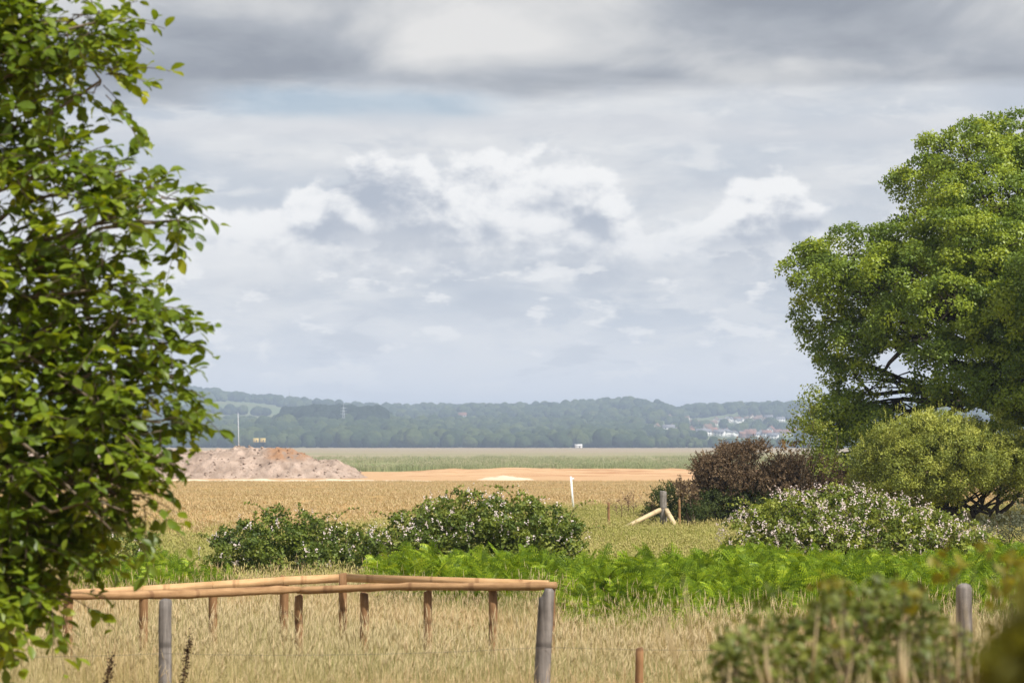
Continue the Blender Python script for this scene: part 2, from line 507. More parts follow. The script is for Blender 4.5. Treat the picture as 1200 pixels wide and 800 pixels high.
# ------------------------------------------------------------------ hills
RX = [-9000, -2600, -1600, -900, -724, -530, -353, -212, -71, 0, 106, 212, 277, 300, 353, 441, 512, 565, 900, 1600, 9000]
RROW = [478, 468, 462, 460, 461, 470, 477, 483, 482, 483, 480, 475, 482, 489, 483, 481, 478, 480, 480, 480, 480]
def hill(x, y):
    ridge = (519 - np.interp(x, RX, RROW)) * 5000 / F + 4.8
    t = np.clip((y - 2480) / 2520, 0, 1); t = t * t * (3 - 2 * t) * 0.75 + t * 0.25
    b = np.clip((y - 5000) / 1800, 0, 1); b = 1 - b * b * (3 - 2 * b)
    h = ridge * t * b
    h = h + 20 * np.exp(-(((x + 225) / 130) ** 2 + ((y - 3050) / 260) ** 2))
    h = h + (fbm(x / 330.0, y / 330.0, 3, 3) - 0.5) * 22 * np.clip((y - 2600) / 700, 0, 1) * b
    return CAMZ - 4.8 - 0.6 + np.maximum(h, -2)
hy = np.linspace(2440, 7000, 76); hx = np.linspace(-3600, 3600, 181)
HX, HY = np.meshgrid(hx, hy)
m, g = new_mat('hillside')
geo = g.new('ShaderNodeNewGeometry')
n1 = g.noise(geo.outputs['Position'], 0.006, 4, 0.6)
vor = g.new('ShaderNodeTexVoronoi'); vor.inputs['Scale'].default_value = 0.0045
g.t.links.new(geo.outputs['Position'], vor.inputs['Vector'])
fld = g.ramp(g.sep(vor.outputs['Color'])[0], [(0.2, (0.09, 0.12, 0.05)), (0.5, (0.15, 0.17, 0.08)), (0.8, (0.20, 0.18, 0.10))])
c = g.mix(n1, fld, (0.13, 0.18, 0.07))
M_hill = finish(m, g, principled(g, c, 0.95, 0.05))
o = obj('hills', mesh('hills', np.stack([HX, HY, hill(HX, HY)], -1).reshape(-1, 3), grid_tris(76, 181), M_hill, smooth=True)); o['kind'] = 'structure'

# ------------------------------------------------------------------ far woods (crowns nobody could count)
def ico(sub):
    import bmesh
    bm = bmesh.new(); bmesh.ops.create_icosphere(bm, subdivisions=sub, radius=1)
    V = np.array([v.co[:] for v in bm.verts]); T = np.array([[v.index for v in f.verts] for f in bm.faces]); bm.free()
    return V, T
def crown_proto(k):
    V, T = ico(4)
    r = np.random.default_rng(100 + k)
    cs = unit(r.normal(size=(26, 3))); cs[:, 2] = np.abs(cs[:, 2]) * 0.9 - 0.15; cs = unit(cs)
    d = V @ cs.T
    bump = np.max(np.where(d > 0.75, (d - 0.75) / 0.25, 0) ** 0.5 * r.uniform(0.12, 0.34, 26), axis=1)
    fine = fbm(V[:, 0] * 6 + 9 * k, V[:, 2] * 6 + V[:, 1] * 4, 3, k) - 0.5
    V = V * (0.78 + bump + 0.28 * fine)[:, None]
    V[:, 2] = np.where(V[:, 2] < -0.35, -0.35 + (V[:, 2] + .35) * .7, V[:, 2])
    V[:, 2] += 0.75
    return mesh('wood_crown', V, T, M_wood, 0.5 + 0 * V[:, 0])
m, g = new_mat('far_wood')
geo = g.new('ShaderNodeNewGeometry'); oi = g.new('ShaderNodeObjectInfo')
nz = g.noise(geo.outputs['Position'], 0.35, 4, 0.6)
big = g.noise(geo.outputs['Position'], 0.006, 2, 0.5)
c = g.ramp(g.add(g.mul(oi.outputs['Random'], 0.6), g.mul(big, 0.4)), [(0.1, (0.026, 0.042, 0.020)), (0.5, (0.052, 0.074, 0.026)), (0.9, (0.105, 0.125, 0.040))])
c = g.mix(g.mul(g.step(nz, 0.35, 0.65), 0.5), c, (0.018, 0.030, 0.014))
M_wood = finish(m, g, principled(g, c, 0.9, 0.05))
CR = [crown_proto(k) for k in range(6)]

HOUSES = []   # x, y, kind
def rowpts(px0, px1, d0, d1, n, seed):
    r = np.random.default_rng(seed)
    for k in range(n):
        d = r.uniform(d0, d1); px = px0 + (px1 - px0) * (k + r.uniform(-.3, .3)) / max(1, n - 1)
        HOUSES.append(((px - 600) * d / F, d))
rowpts(783, 902, 3950, 4060, 22, 1)
rowpts(800, 930, 3800, 3900, 9, 7)
rowpts(762, 812, 3150, 3300, 6, 2)
rowpts(822, 930, 3180, 3420, 17, 3)
rowpts(826, 905, 2960, 3100, 10, 4)
HOUSES.append(((542 - 600) * 3900 / F, 3900))
HA = np.array(HOUSES)

def wood_points(n, y0, y1, pxm=780):
    y = rng.uniform(y0, y1, n); x = rng.uniform(-pxm, pxm, n) / F * y
    return x, y
# continuous belt along the marsh edge
xb, yb = wood_points(2300, 2450, 2900)
sb = rng.uniform(6.5, 11.5, len(xb)) * (0.75 + 0.5 * vnoise(xb / 90, yb * 0 + 3.3, 4))
pxb = xb / yb * F + 600
ok = (pxb < 745) | (yb < 2600)
xb, yb, sb, pxb = xb[ok], yb[ok], sb[ok], pxb[ok]
sb = sb * np.interp(pxb, [560, 740, 780], [1.0, .85, .55])
# scattered and dense wood on the hills
xh, yh = wood_points(15000, 2900, 5250)
pxh = xh / yh * F + 600
keep = fbm(xh / 240, yh / 240, 3, 21) > 0.36
field = (pxh < 535) & (yh > 3500 + 0.3 * (pxh - 300)) & (yh < 3950) & (fbm(xh / 200, yh / 90, 2, 31) > 0.30)
town = (pxh > 760) & (pxh < 960) & (yh > 2900) & (yh < 4150)
keep &= ~field
keep &= ~(town & (rng.uniform(size=len(xh)) > 0.6))
keep |= (yh > 4600) & (yh < 5200)
dmin = np.min(np.hypot(xh[:, None] - HA[None, :, 0], (yh[:, None] - HA[None, :, 1]) * 0.45 + 12), axis=1)
keep &= dmin > 17
block = ((np.abs(xh[:, None] - HA[None, :, 0]) < 15) & (HA[None, :, 1] - yh[:, None] > 0) & (HA[None, :, 1] - yh[:, None] < 170)).any(1)
keep &= ~block
xh, yh = xh[keep], yh[keep]
sh_ = rng.uniform(5, 9.5, len(xh))
# dark wood on the knoll
xk = rng.uniform(-285, -165, 330); yk = rng.uniform(2960, 3200, 330); sk = rng.uniform(9.5, 13, 330)
dmin = np.min(np.hypot(xb[:, None] - HA[None, :, 0], (yb[:, None] - HA[None, :, 1]) * 0.3), axis=1)
ok = dmin > 14; xb, yb, sb = xb[ok], yb[ok], sb[ok]
M_wood_dark = plain('dark_wood', (0.022, 0.034, 0.018), 0.9, 0.05, 0.4, 0.3)
CR_dark = [c_.copy() for c_ in CR]
for c_ in CR_dark: c_.materials.clear(); c_.materials.append(M_wood_dark)
def wood(name, x, y, s, label, protos=CR):
    pts = np.stack([x, y, hill(x, y) - 0.5], 1)
    rot = np.zeros((len(x), 3)); rot[:, 2] = rng.uniform(0, 6.28, len(x))
    sc = np.stack([s, s, s * rng.uniform(0.85, 1.25, len(x))], 1)
    o = scatter(name, protos, pts, rot, sc, M_wood)
    return tag(o, label, 'woodland', kind='stuff')
wood('marsh_edge_wood', xb, yb, sb, 'long belt of grey green trees along the far edge of the marsh')
wood('hillside_wood', xh, yh, sh_, 'hazy blue woodland covering the far ridge and its slopes')
wood('knoll_wood', xk, yk, sk, 'dark dense stand of trees on a knoll before the ridge', CR_dark)

# ------------------------------------------------------------------ houses on the far hillside
M_hw = [plain('white_render', (0.78, 0.77, 0.74), 0.8, 0.2, 0.06), plain('cream_render', (0.66, 0.60, 0.50), 0.8, 0.2, 0.06), plain('red_brick', (0.30, 0.17, 0.12), 0.85, 0.1, 0.15)]
M_hr = [plain('red_tile', (0.26, 0.14, 0.10), 0.8, 0.1, 0.2), plain('grey_slate', (0.20, 0.20, 0.22), 0.7, 0.2, 0.2), plain('brown_tile', (0.21, 0.14, 0.10), 0.8, 0.1, 0.2)]
M_win = plain('window_glass', (0.03, 0.035, 0.045), 0.1, 0.5, 0.1)
def house_meshes(wd, dp, ht, rf, wi, ri):
    b = MB(); b.box(0, 0, ht / 2 - 1, wd, dp, ht + 2)
    gv = np.array([(-wd / 2, -dp / 2, ht), (-wd / 2, dp / 2, ht), (-wd / 2, 0, ht + rf), (wd / 2, -dp / 2, ht), (wd / 2, dp / 2, ht), (wd / 2, 0, ht + rf)])
    b.add(gv, [(0, 2, 1), (3, 4, 5)])
    wl = b.mesh('wall', M_hw[wi])
    r = MB(); o_ = 0.5
    V = []
    for s in (-1, 1):
        for x in (-wd / 2 - o_, wd / 2 + o_):
            for t in (0, .35):
                V += [(x, s * (dp / 2 + .6), ht - .35 + t), (x, 0, ht + rf + .15 + t)]
    V = np.array(V)
    for q in (0, 8):
        f = [(0, 1, 5), (0, 5, 4), (2, 6, 7), (2, 7, 3), (0, 4, 6), (0, 6, 2), (0, 2, 3), (0, 3, 1), (4, 5, 7), (4, 7, 6)]
        r.add(V[q:q + 8], f)
    rm = r.mesh('roof', M_hr[ri])
    ch = MB(); ch.box(wd * .3, 0, ht + rf + .5, .9, .7, 2.2); cm = ch.mesh('chimney', M_hw[2])
    wm = MB(); wm.box(0, 0, 0, 1.3, .16, 1.3); wm = wm.mesh('window', M_win)
    return wl, rm, cm, wm
HK = [(house_meshes(11, 8, 5.2, 3.4, 0, 0), 'white walled house with a red tiled roof', 11, 8),
      (house_meshes(14, 8, 5.0, 2.6, 0, 1), 'long white house with a grey slate roof', 14, 8),
      (house_meshes(10, 8, 5.4, 3.6, 1, 2), 'cream house under a brown tiled roof', 10, 8),
      (house_meshes(9.5, 8, 5.2, 3.6, 2, 0), 'red brick house under a red roof', 9.5, 8)]
def house_place(y):
    return 'in the high row below the wooded ridge' if y > 3930 else 'just under the high row of houses' if y > 3700 else 'halfway up the far slope' if y > 3120 else 'low by the marsh edge trees'
r = np.random.default_rng(5)
for (hx_, hy_) in HOUSES:
    k = int(r.choice([0, 0, 1, 1, 1, 2, 2, 3]))
    if hx_ < 0: k = 0
    (wl, rm, cm, wm), lab, wd, dp = HK[k]
    lab = lab + ' ' + (house_place(hy_) if hx_ > 0 else 'alone in the far woods'); grp = None if hx_ < 0 else 'houses on the far hillside: ' + lab
    h0 = float(hill(np.array(hx_), np.array(hy_)))
    rz = r.choice([0, 0, 0.3, -0.35, 1.2, -1.3]) + r.uniform(-.1, .1)
    s = r.uniform(0.8, 1.15)
    t = thing('hillside_house', lab, 'house', (hx_, hy_, h0 + 1.4), grp, rz); t.scale = (s, s, s)
    obj('wall', wl, t); rf_ = obj('roof', rm, t); obj('chimney', cm, rf_)
    for wx in (-wd * .3, 0, wd * .3):
        for wz in (1.4, 3.8):
            obj('window', wm, t, (wx, -dp / 2 - 0.04, wz))

# pale shed on the marsh edge, two yellow huts, far masts
def hut(name, label, cat, x, y, wd, ht, mat_w, mat_r, group=None, z=None):
    t = thing(name, label, cat, (x, y, float(gz(y)) if z is None else z), group)
    b = MB(); b.box(0, 0, ht / 2 - .3, wd, wd * .6, ht + .6); obj('wall', b.mesh('wall', mat_w), t)
    b = MB(); b.tube([(-wd / 2 - .2, 0, ht), (wd / 2 + .2, 0, ht)], wd * .36, 4); V, T, A = b.arrays()
    V[:, 2] = ht + (V[:, 2] - ht) * .55 + .12; obj('roof', mesh('roof', V, T, mat_r, A), t)
    b = MB(); b.box(wd * .15, -wd * .3 - .05, ht * .4, wd * .16, .1, ht * .8); obj('door', b.mesh('door', M_win), t)
    return t
p = P(678, 523, 2380); hut('white_barn', 'small white building alone at the far edge of the marsh', 'building', p[0], 2380, 7.0, 2.2, M_hw[0], M_hw[0])
M_yel = plain('yellow_panel', (0.70, 0.52, 0.16), 0.6, 0.2, 0.15)
for px_, lab in ((300, 'pale yellow hut in front of the far trees, nearer the tall white mast'), (308, 'pale yellow hut in front of the far trees, farther from the white mast')):
    p = P(px_, 516, 2390); hut('yellow_hut', lab, 'hut', p[0], 2390, 5.2, 2.4, M_yel, M_yel, 'yellow huts by the far trees', p[2] - 1.2)
def lattice(name, label, x, y, z, h, wb, mat, arms=0):
    t = thing(name, label, 'mast', (x, y, z))
    b = MB()
    for sx in (-1, 1):
        for sy in (-1, 1):
            b.tube([(sx * wb, sy * wb, 0), (sx * wb * .15, sy * wb * .15, h)], wb * .06, 4)
    n = 7
    for k in range(n):
        a, c_ = k / n, (k + 1) / n
        wa, wc = wb * (1 - .85 * a), wb * (1 - .85 * c_)
        for s in (-1, 1):
            b.tube([(-s * wa, -wa, h * a), (s * wc, -wc, h * c_)], wb * .04, 4)
            b.tube([(-s * wa, wa, h * a), (s * wc, wc, h * c_)], wb * .04, 4)
    obj('frame', b.mesh('frame', mat), t)
    for k in range(arms):
        b = MB(); zz = h * (.7 + .13 * k); b.tube([(-wb * 1.6, 0, zz), (wb * 1.6, 0, zz)], wb * .08, 4); obj('crossarm', b.mesh('crossarm', mat), t)
    b = MB(); b.tube([(0, 0, h * .98), (0, 0, h * 1.15)], wb * .08, 5); obj('spike', b.mesh('spike', mat), t)
    return t
M_steel = plain('galvanised_steel', (0.42, 0.44, 0.46), 0.5, 0.4, 0.1)
x_ = (339 - 600) * 5000 / F; lattice('radio_mast', 'thin lattice radio mast standing on the wooded ridge', x_, 5000, float(hill(np.array(x_), np.array(5000.))), 31, 1.6, M_steel)
x_ = (404 - 600) * 2960 / F; lattice('power_pylon', 'faint pale lattice pylon in front of the dark knoll trees', x_, 2940, float(hill(np.array(x_), np.array(2940.))), 27, 2.6, M_steel, 3)

# ------------------------------------------------------------------ sand bank, track, heaps
def height_patch(name, x0, x1, y0, y1, nx, ny, fn, mat, smooth=True):
    X, Y = np.meshgrid(np.linspace(x0, x1, nx), np.linspace(y0, y1, ny))
    Z = fn(X, Y)
    return mesh(name, np.stack([X, Y, Z], -1).reshape(-1, 3), grid_tris(ny, nx), mat, smooth=smooth)
m, g = new_mat('orange_sand')
geo = g.new('ShaderNodeNewGeometry')
n1 = g.noise(geo.outputs['Position'], 0.25, 5, 0.6); n2 = g.noise(g.vmul(geo.outputs['Position'], (0.05, 0.35, 1)), 1.0, 5, 0.65)
c = g.mix(n1, lin(178, 142, 106), lin(204, 172, 134)); c = g.mix(g.mul(g.step(n2, 0.48, 0.60), 0.8), c, lin(160, 116, 80))
M_sand = finish(m, g, principled(g, c, 0.95, 0.05, n1, 0.2))
def sand_z(X, Y):
    e = np.clip((Y - 318) / 40, 0, 1) * np.clip((404 - Y) / 4, 0, 1) * np.clip((X + 24) / 14, 0, 1)
    return gz(Y) - 0.25 + e * (0.35 + 0.75 * fbm(X / 9, Y / 7, 4, 9) ** 1.2 + 0.35 * np.maximum(0, vnoise(X / 5, Y / 14, 2) - .55))
o = obj('sand_bank', height_patch('sand_bank', -26, 110, 316, 405, 170, 70, sand_z, M_sand)); o['kind'] = 'structure'
M_track = plain('pale_gravel', lin(206, 188, 162), 0.95, 0.05, 0.22, 0.6, 0.05)
def track_z(X, Y):
    e = np.clip(1 - np.abs(Y - 293 - 1.2 * np.sin(X * .07)) / 3.2, 0, 1)
    return gz(Y) - 0.24 + 0.42 * np.sqrt(e) * np.clip((-X - 3) / 14, .3, 1) + 0.30 * (fbm(X * .5, Y * .5, 3, 8) - .5)
o = obj('gravel_track', height_patch('gravel_track', -75, -2.5, 288, 298, 180, 16, track_z, M_track)); o['kind'] = 'structure'
def heap_fn(xc, yc, rx, ry, h, base):
    def f(X, Y):
        rr = np.sqrt(((X - xc) / rx) ** 2 + ((Y - yc) / ry) ** 2)
        return gz(Y) - .2 + np.clip(1 - rr, 0, 1) ** 0.8 * h * (0.7 + 0.6 * fbm(X * .9, Y * .9, 3, 6))
    return f
xc = (592 - 600) * M(305)
hm = height_patch('pale_sand_heap', xc - 4.6, xc + 4.6, 301, 309, 70, 40, heap_fn(xc, 305, 4.4, 3.6, .75, 0), M_track)
V = np.array([v.co[:] for v in hm.vertices]); org = np.array((xc, 305, float(gz(305))))
hm.vertices.foreach_set('co', (V - org).astype(np.float32).ravel())
tag(obj('sand_heap', hm, loc=org), 'low pale heap of sand on the orange ground', 'heap')

m, g = new_mat('spoil')
geo = g.new('ShaderNodeNewGeometry'); tcn = g.new('ShaderNodeTexCoord')
n1 = g.noise(geo.outputs['Position'], 0.5, 6, 0.65); n2 = g.noise(geo.outputs['Position'], 2.0, 5, 0.65)
c = g.mix(g.step(n1, 0.32, 0.68), lin(138, 120, 106), lin(182, 162, 147)); c = g.mix(g.mul(g.step(n2, 0.48, 0.66), 0.55), c, lin(100, 82, 68))
ox, oy, oz = g.sep(tcn.outputs['Object'])
pt = g.mul(g.step(g.m('ABSOLUTE', g.sub(ox, 20.0)), 1.5, 3.6, 1, 0), g.step(oz, 2.0, 2.8))
c = g.mix(g.mul(pt, g.step(n1, 0.35, 0.5)), c, lin(150, 116, 88))
M_spoil = finish(m, g, principled(g, c, 0.95, 0.05, n2, 0.25))
MOX = (165 - 600) * M(325)
root = thing('spoil_heap', 'long grey brown heap of dug earth behind the pale track', 'heap', (MOX, 325, float(gz(325))))
xp = np.array([-30, -22, -10, 4, 8, 12, 16, 19, 20.5, 22, 24, 26.5, 30.5]) ; hp = np.array([0, 2.6, 3.6, 3.4, 3.5, 3.55, 3.45, 3.55, 3.4, 2.9, 2.2, 1.95, 0])
def mound(X, Y):
    prof = np.interp(X, xp, hp)
    dw = np.clip(1 - (np.abs(Y) / (9.5)) ** 1.3, 0, 1)
    z = prof * np.minimum(1, dw * 1.35)
    lump = (fbm(X * .22, Y * .22, 2, 19) - .5) * 1.3 + (fbm(X * .8, Y * .8, 4, 12) - .5) * 1.0 + (fbm(X * 2.6, Y * 2.6, 3, 13) - .5) * 0.7
    return z + lump * np.clip(z, 0, 1) - .15
Xg, Yg = np.meshgrid(np.linspace(-31, 31.5, 250), np.linspace(-10.5, 10.5, 84))
obj('soil', mesh('soil', np.stack([Xg, Yg, mound(Xg, Yg)], -1).reshape(-1, 3), grid_tris(84, 250), M_spoil), root)
b = MB(); IV, IT = ico(1)
for k in range(1500):
    X = rng.uniform(-29, 30); Y = rng.uniform(-9, 6); s = .05 + .22 * rng.uniform() ** 3
    b.add(IV * rng.uniform(.6, 1.2, (len(IV), 1)) * s * np.array((1, 1, .7)) + np.array((X, Y, mound(np.array(X), np.array(Y)) + s * .3)), IT)
o = obj('clods', b.mesh('clods', M_spoil), root); o['kind'] = 'stuff'

# tall pale pole behind the heap
base = P(280.5, 557, 345); top_ = P(279, 484, 345)
t = thing('tall_pole', 'tall thin pale pole with stay wire rising behind the earth heap', 'pole', base)
b = MB(); b.tube([(0, 0, -.3), tuple(top_ - base)], (.09, .05), 8); obj('shaft', b.mesh('shaft', M_steel, True), t)
b = MB(); e = P(296, 557, 345); b.tube([tuple((top_ - base) * .55), tuple(e - base)], .025, 4); obj('stay_wire', b.mesh('stay_wire', M_wire), t)
b = MB(); b.box(0, 0, .1, .5, .5, .3); obj('base_plate', b.mesh('base_plate', M_steel), t)

# ------------------------------------------------------------------ fences
def post_mesh(name, h, r, mat, dome=0.02, sides=12, lean=(0, 0), split=False):
    b = MB()
    z = np.array([-.35, 0, h * .3, h * .6, h * .85, h - dome, h - dome * .35, h])
    rr = np.array([r * 1.03, r * 1.03, r, r * .98, r * .97, r * .96, r * .78, r * .25])
    pts = np.stack([lean[0] * np.clip(z, 0, 9) / h, lean[1] * np.clip(z, 0, 9) / h, z], 1)
    pts[1:-2, :2] += rng.uniform(-.004, .004, (len(z) - 3, 2))
    b.tube(pts, rr, sides, wob=.02)
    V0 = b.V[0]; n_ = len(z)
    prof = 1 + .05 * np.sin(np.arange(sides) * 2 * math.pi / sides * 2 + rng.uniform(0, 6)) + rng.uniform(-.05, .05, sides)
    prof[rng.integers(0, sides, 2)] -= .13
    for i_ in range(n_):
        sl = slice(i_ * sides, (i_ + 1) * sides)
        V0[sl, :2] = pts[i_, :2] + (V0[sl, :2] - pts[i_, :2]) * prof[:, None]
    if split:
        V, T, A = b.arrays()
        k = (V[:, 2] > h - .08) & (V[:, 0] < lean[0] - r * .2)
        V[k, 2] -= .05
        return mesh(name, V, T, mat, A, True)
    return b.mesh(name, mat, True)

# old wire fence: weathered posts and sagging wire
wf = thing('wire_fence', 'old wire fence of weathered grey round posts in the dry grass', 'fence', (0, 17.5, float(gz(17.5))))
wp = []
for px_, top_y, r_, d_, ln, sp in ((-240, 700, .055, 17.6, 0, False), (195, 701, .047, 17.5, .0, False), (640, 689, .055, 17.5, .05, True), (1128, 683, .058, 17.2, 0, False), (1600, 676, .055, 17.0, 0, False)):
    g0 = float(gz(d_)); x_ = (px_ - 600) * M(d_); tz = P(px_, top_y, d_)[2]
    me = post_mesh('post', tz - g0, r_, M_gpost, .02 if px_ != 1128 else .035, 14, (ln, 0), sp)
    obj('post', me, wf, (x_ - ln, d_ - 17.5, g0 - float(gz(17.5)))); wp.append((x_, d_ - 17.5, g0 - float(gz(17.5)), tz - g0))
for k in range(len(wp) - 1):
    a, c_ = wp[k], wp[k + 1]
    for fr in (.28, .62):
        pa = np.array((a[0], a[1] - .06, a[2] + a[3] * fr)); pc = np.array((c_[0], c_[1] - .06, c_[2] + c_[3] * fr))
        tt = np.linspace(0, 1, 9)[:, None]; pts = pa + (pc - pa) * tt; pts[:, 2] -= .03 * (1 - (2 * tt[:, 0] - 1) ** 2)
        b = MB(); b.tube(pts, .0011, 4); obj('wire', b.mesh('wire', M_wire), wf)

# short stake in the grass
p = P(749, 758, 17.0); g0 = float(gz(17.0))
tag(obj('stake', post_mesh('stake', p[2] - g0, .030, M_npost, .01, 10), loc=(p[0], 17.0, g0)), 'short brown round stake half sunk in tan grass right of the rail', 'stake')

# corral of new round timber and sawn boards
cf = thing('timber_corral', 'new brown timber pen with round front rails and sawn boards behind', 'fence', (-1.5, 23, float(gz(23))))
CO = np.array((-1.5, 23, float(gz(23))))
def rail(pa, pb, r0, r1, mat):
    pa, pb = np.array(pa), np.array(pb); L = np.linalg.norm(pb - pa)
    b = MB(); n = 26; t_ = np.linspace(0, 1, n)
    pts = np.stack([t_ * L, .008 * np.sin(t_ * 5 + L), .010 * np.sin(t_ * 7 + 2 * L)], 1)
    rr = r0 + (r1 - r0) * t_ + rng.uniform(-.0035, .0035, n)
    for k in range(3, n - 2, 4): rr[k] += .006
    rr[0] *= .93; rr[-1] *= .86
    b.tube(pts, rr, 14)
    o = obj('rail', b.mesh('rail', mat, True), cf)
    o.location = pa - CO; o.rotation_euler = Vector(pb - pa).to_track_quat('X', 'Z').to_euler()
    return o
RA, RB, RC = P(-10, 699.5, 20.3), P(352, 691.5, 23.0), P(652, 684.8, 22.4)
RB2 = P(348, 690.5, 23.0)
rail(RA, RB, .041, .037, M_rail); rail(RB2, RC, .034, .037, M_rail)
def npost(px_, top_y, d_, r_=.040):
    tz = P(px_, top_y, d_); g0 = float(gz(d_))
    obj('post', post_mesh('post', tz[2] - g0, r_, M_npost, .008, 12), cf, (tz[0] - CO[0], d_ - CO[1], g0 - CO[2]))
    return np.array(tz)
npost(350, 697, 23.07); npost(427, 694, 22.9, .040); npost(501, 692, 22.75); npost(577.5, 690, 22.6); npost(646, 689, 22.44, .038)
cb = {}
for px_, ty, d_ in ((402, 671, 26.0), (333, 674.5, 25.2), (250, 682.5, 24.4), (168, 687, 23.6), (80, 692, 22.9)):
    cb[px_] = npost(px_, ty, d_, .045)
def board(pa, pb, h, th=.032):
    pa, pb = np.array(pa), np.array(pb); L = np.linalg.norm(pb - pa)
    b = MB(); b.box(L / 2, 0, 0, L, th, h)
    o = obj('board', b.mesh('board', M_board), cf)
    o.location = pa - CO; o.rotation_euler = Vector(pb - pa).to_track_quat('X', 'Z').to_euler()
bl = [P(80, 696.5, 22.80), P(168, 691.5, 23.50), P(250, 686.2, 24.30), P(333, 680.5, 25.10), P(398, 677.3, 25.86)]
for k in range(4):
    off = np.array((.0, -.0, 0))
    a, c_ = bl[k], bl[k + 1]; dv = (c_ - a) / np.linalg.norm(c_ - a)
    nrm_ = np.array((dv[1], -dv[0], 0)) * -.02
    board(a + dv * .006 + nrm_, c_ - dv * .006 + nrm_, .088)
board(P(407, 676.8, 25.88), P(642, 684.6, 24.4), .085)
npost(643, 684, 24.47, .04)

# white marker post, braced strainer post, stakes in the meadow
base = P(672, 591, 96); tp = P(669, 558, 96); g0 = float(gz(96))
b = MB(); hgt = tp[2] - g0
b.box(0, 0, hgt / 2 - .15, .08, .08, hgt + .3); V, T, A = b.arrays(); V[:, 0] += (tp[0] - base[0]) * (V[:, 2] / hgt); V[V[:, 2] > hgt * .9, 2] -= (V[V[:, 2] > hgt * .9, 0] + .1) * .3
mk = thing('marker_post', 'slim white marker post leaning at the edge of the tan field', 'post', (base[0], 96, g0))
obj('shaft', mesh('shaft', V, T, M_white, A), mk)
b = MB(); b.box((tp[0] - base[0]) * 1.0 + .08, 0, hgt * .93, .09, .06, .07); obj('bracket', b.mesh('bracket', M_white), mk)
d_ = 75.0; g0 = float(gz(d_)); x0 = P(777, 600, d_)[0]
sp = thing('braced_post', 'thick grey strainer post propped by two pale slanting braces', 'post', (x0, d_, g0))
obj('post', post_mesh('post', P(777, 575, d_)[2] - g0, .115, M_gpost, .02, 14), sp)
def strut(pa, pb, s):
    pa, pb = np.array(pa), np.array(pb); L = np.linalg.norm(pb - pa)
    b = MB(); b.box(L / 2, 0, 0, L, s, s); o = obj('brace', b.mesh('brace', M_pale), sp)
    o.location = pa; o.rotation_euler = Vector(pb - pa).to_track_quat('X', 'Z').to_euler()
O_ = np.array((x0, d_, g0))
strut(P(773.5, 597, d_ - .05) - O_, P(726, 621, d_ - 1.2) - O_, .115); strut(P(780.5, 597, d_ - .05) - O_, P(794, 621, d_ - 1.0) - O_, .115)
for px_, ty, rr, lab in ((713, 588, .045, 'thin brown stake standing alone in the green meadow'), (796, 585, .05, 'thin orange brown stake right beside the braced post')):
    p = P(px_, ty, d_); tag(obj('stake', post_mesh('stake', p[2] - g0, rr, M_npost, .02, 8), loc=(p[0], d_, g0)), lab, 'stake', 'meadow stakes')

# ------------------------------------------------------------------ grass
def grass_proto(name, n, rad, h0, h1, wid, lean, seedp, mat, seed, seed_len=.10, seed_w=.012, green=0.3):
    r = np.random.default_rng(seed); mb = MB()
    for k in range(n):
        a = r.uniform(0, 6.283); q = rad * math.sqrt(r.uniform()); h = h0 + (h1 - h0) * r.uniform() ** 1.3
        bx, by = q * math.cos(a), q * math.sin(a)
        la = r.uniform(0, 6.283); le = abs(r.normal(0, lean)) * h
        has = r.uniform() < seedp
        tn = r.uniform(0, green) if r.uniform() < .5 else r.uniform(green, 1)
        wv = wid * (0.45 if has else r.uniform(.7, 1.3))
        ca, sa = math.cos(la), math.sin(la); va = r.uniform(0, 3.14159); sx, sy = math.cos(va) * wv / 2, math.sin(va) * wv / 2
        P_ = []
        for t_ in (0, .4, .75, 1.0):
            kx = le * t_ ** 2
            z = h * (t_ - .18 * (le / h) * t_ ** 2)
            P_.append((bx + ca * kx, by + sa * kx, z))
        P_ = np.array(P_); s_ = np.array((sx, sy, 0))
        V = np.array([P_[0] - s_, P_[0] + s_, P_[1] - s_ * .9, P_[1] + s_ * .9, P_[2] - s_ * .65, P_[2] + s_ * .65, P_[3]])
        mb.add(V, [(0, 1, 3), (0, 3, 2), (2, 3, 5), (2, 5, 4), (4, 5, 6)], tn)
        if has:
            tip = P_[3]; d_ = unit(P_[3] - P_[2]); L = seed_len * r.uniform(.7, 1.3); w_ = seed_w * r.uniform(.7, 1.4)
            c_ = np.cross(d_, (0.3, 0.8, 0.1)); c_ = c_ / np.linalg.norm(c_); e_ = np.cross(d_, c_)
            V = np.array([tip - d_ * L * .3, tip + d_ * L * .1 + c_ * w_, tip + d_ * L * .1 - c_ * w_ * .5 + e_ * w_ * .8, tip + d_ * L * .1 - c_ * w_ * .5 - e_ * w_ * .8, tip + d_ * L * .7])
            mb.add(V, [(0, 1, 2), (0, 2, 3), (0, 3, 1), (4, 2, 1), (4, 3, 2), (4, 1, 3)], .80 + .2 * r.uniform())
    return mb.mesh(name, mat)
def grass_mat(name, stops, pale, scale=0.25, amt=0.6, tr=0.25, amt2=0.0, col2=(1, 1, 1)):
    return leaf_mat(name, stops, tr, (1.1, 1.05, 0.8), 0.6, 0.2, amt, scale, pale, amt2, col2)
M_dry = grass_mat('dry_grass', [(0.0, (0.19, 0.22, 0.06)), (0.3, (0.39, 0.35, 0.14)), (0.6, (0.59, 0.48, 0.25)), (1.0, (0.73, 0.59, 0.37))], (0.72, 0.46, 0.25), 0.10, 0.95, 0.25, 0.35, (0.33, 0.35, 0.13))
M_mead = grass_mat('meadow_grass', [(0.0, (0.20, 0.24, 0.045)), (0.4, (0.36, 0.36, 0.09)), (0.75, (0.50, 0.44, 0.15)), (1.0, (0.60, 0.49, 0.23))], (0.34, 0.35, 0.09), 0.12, 0.5)
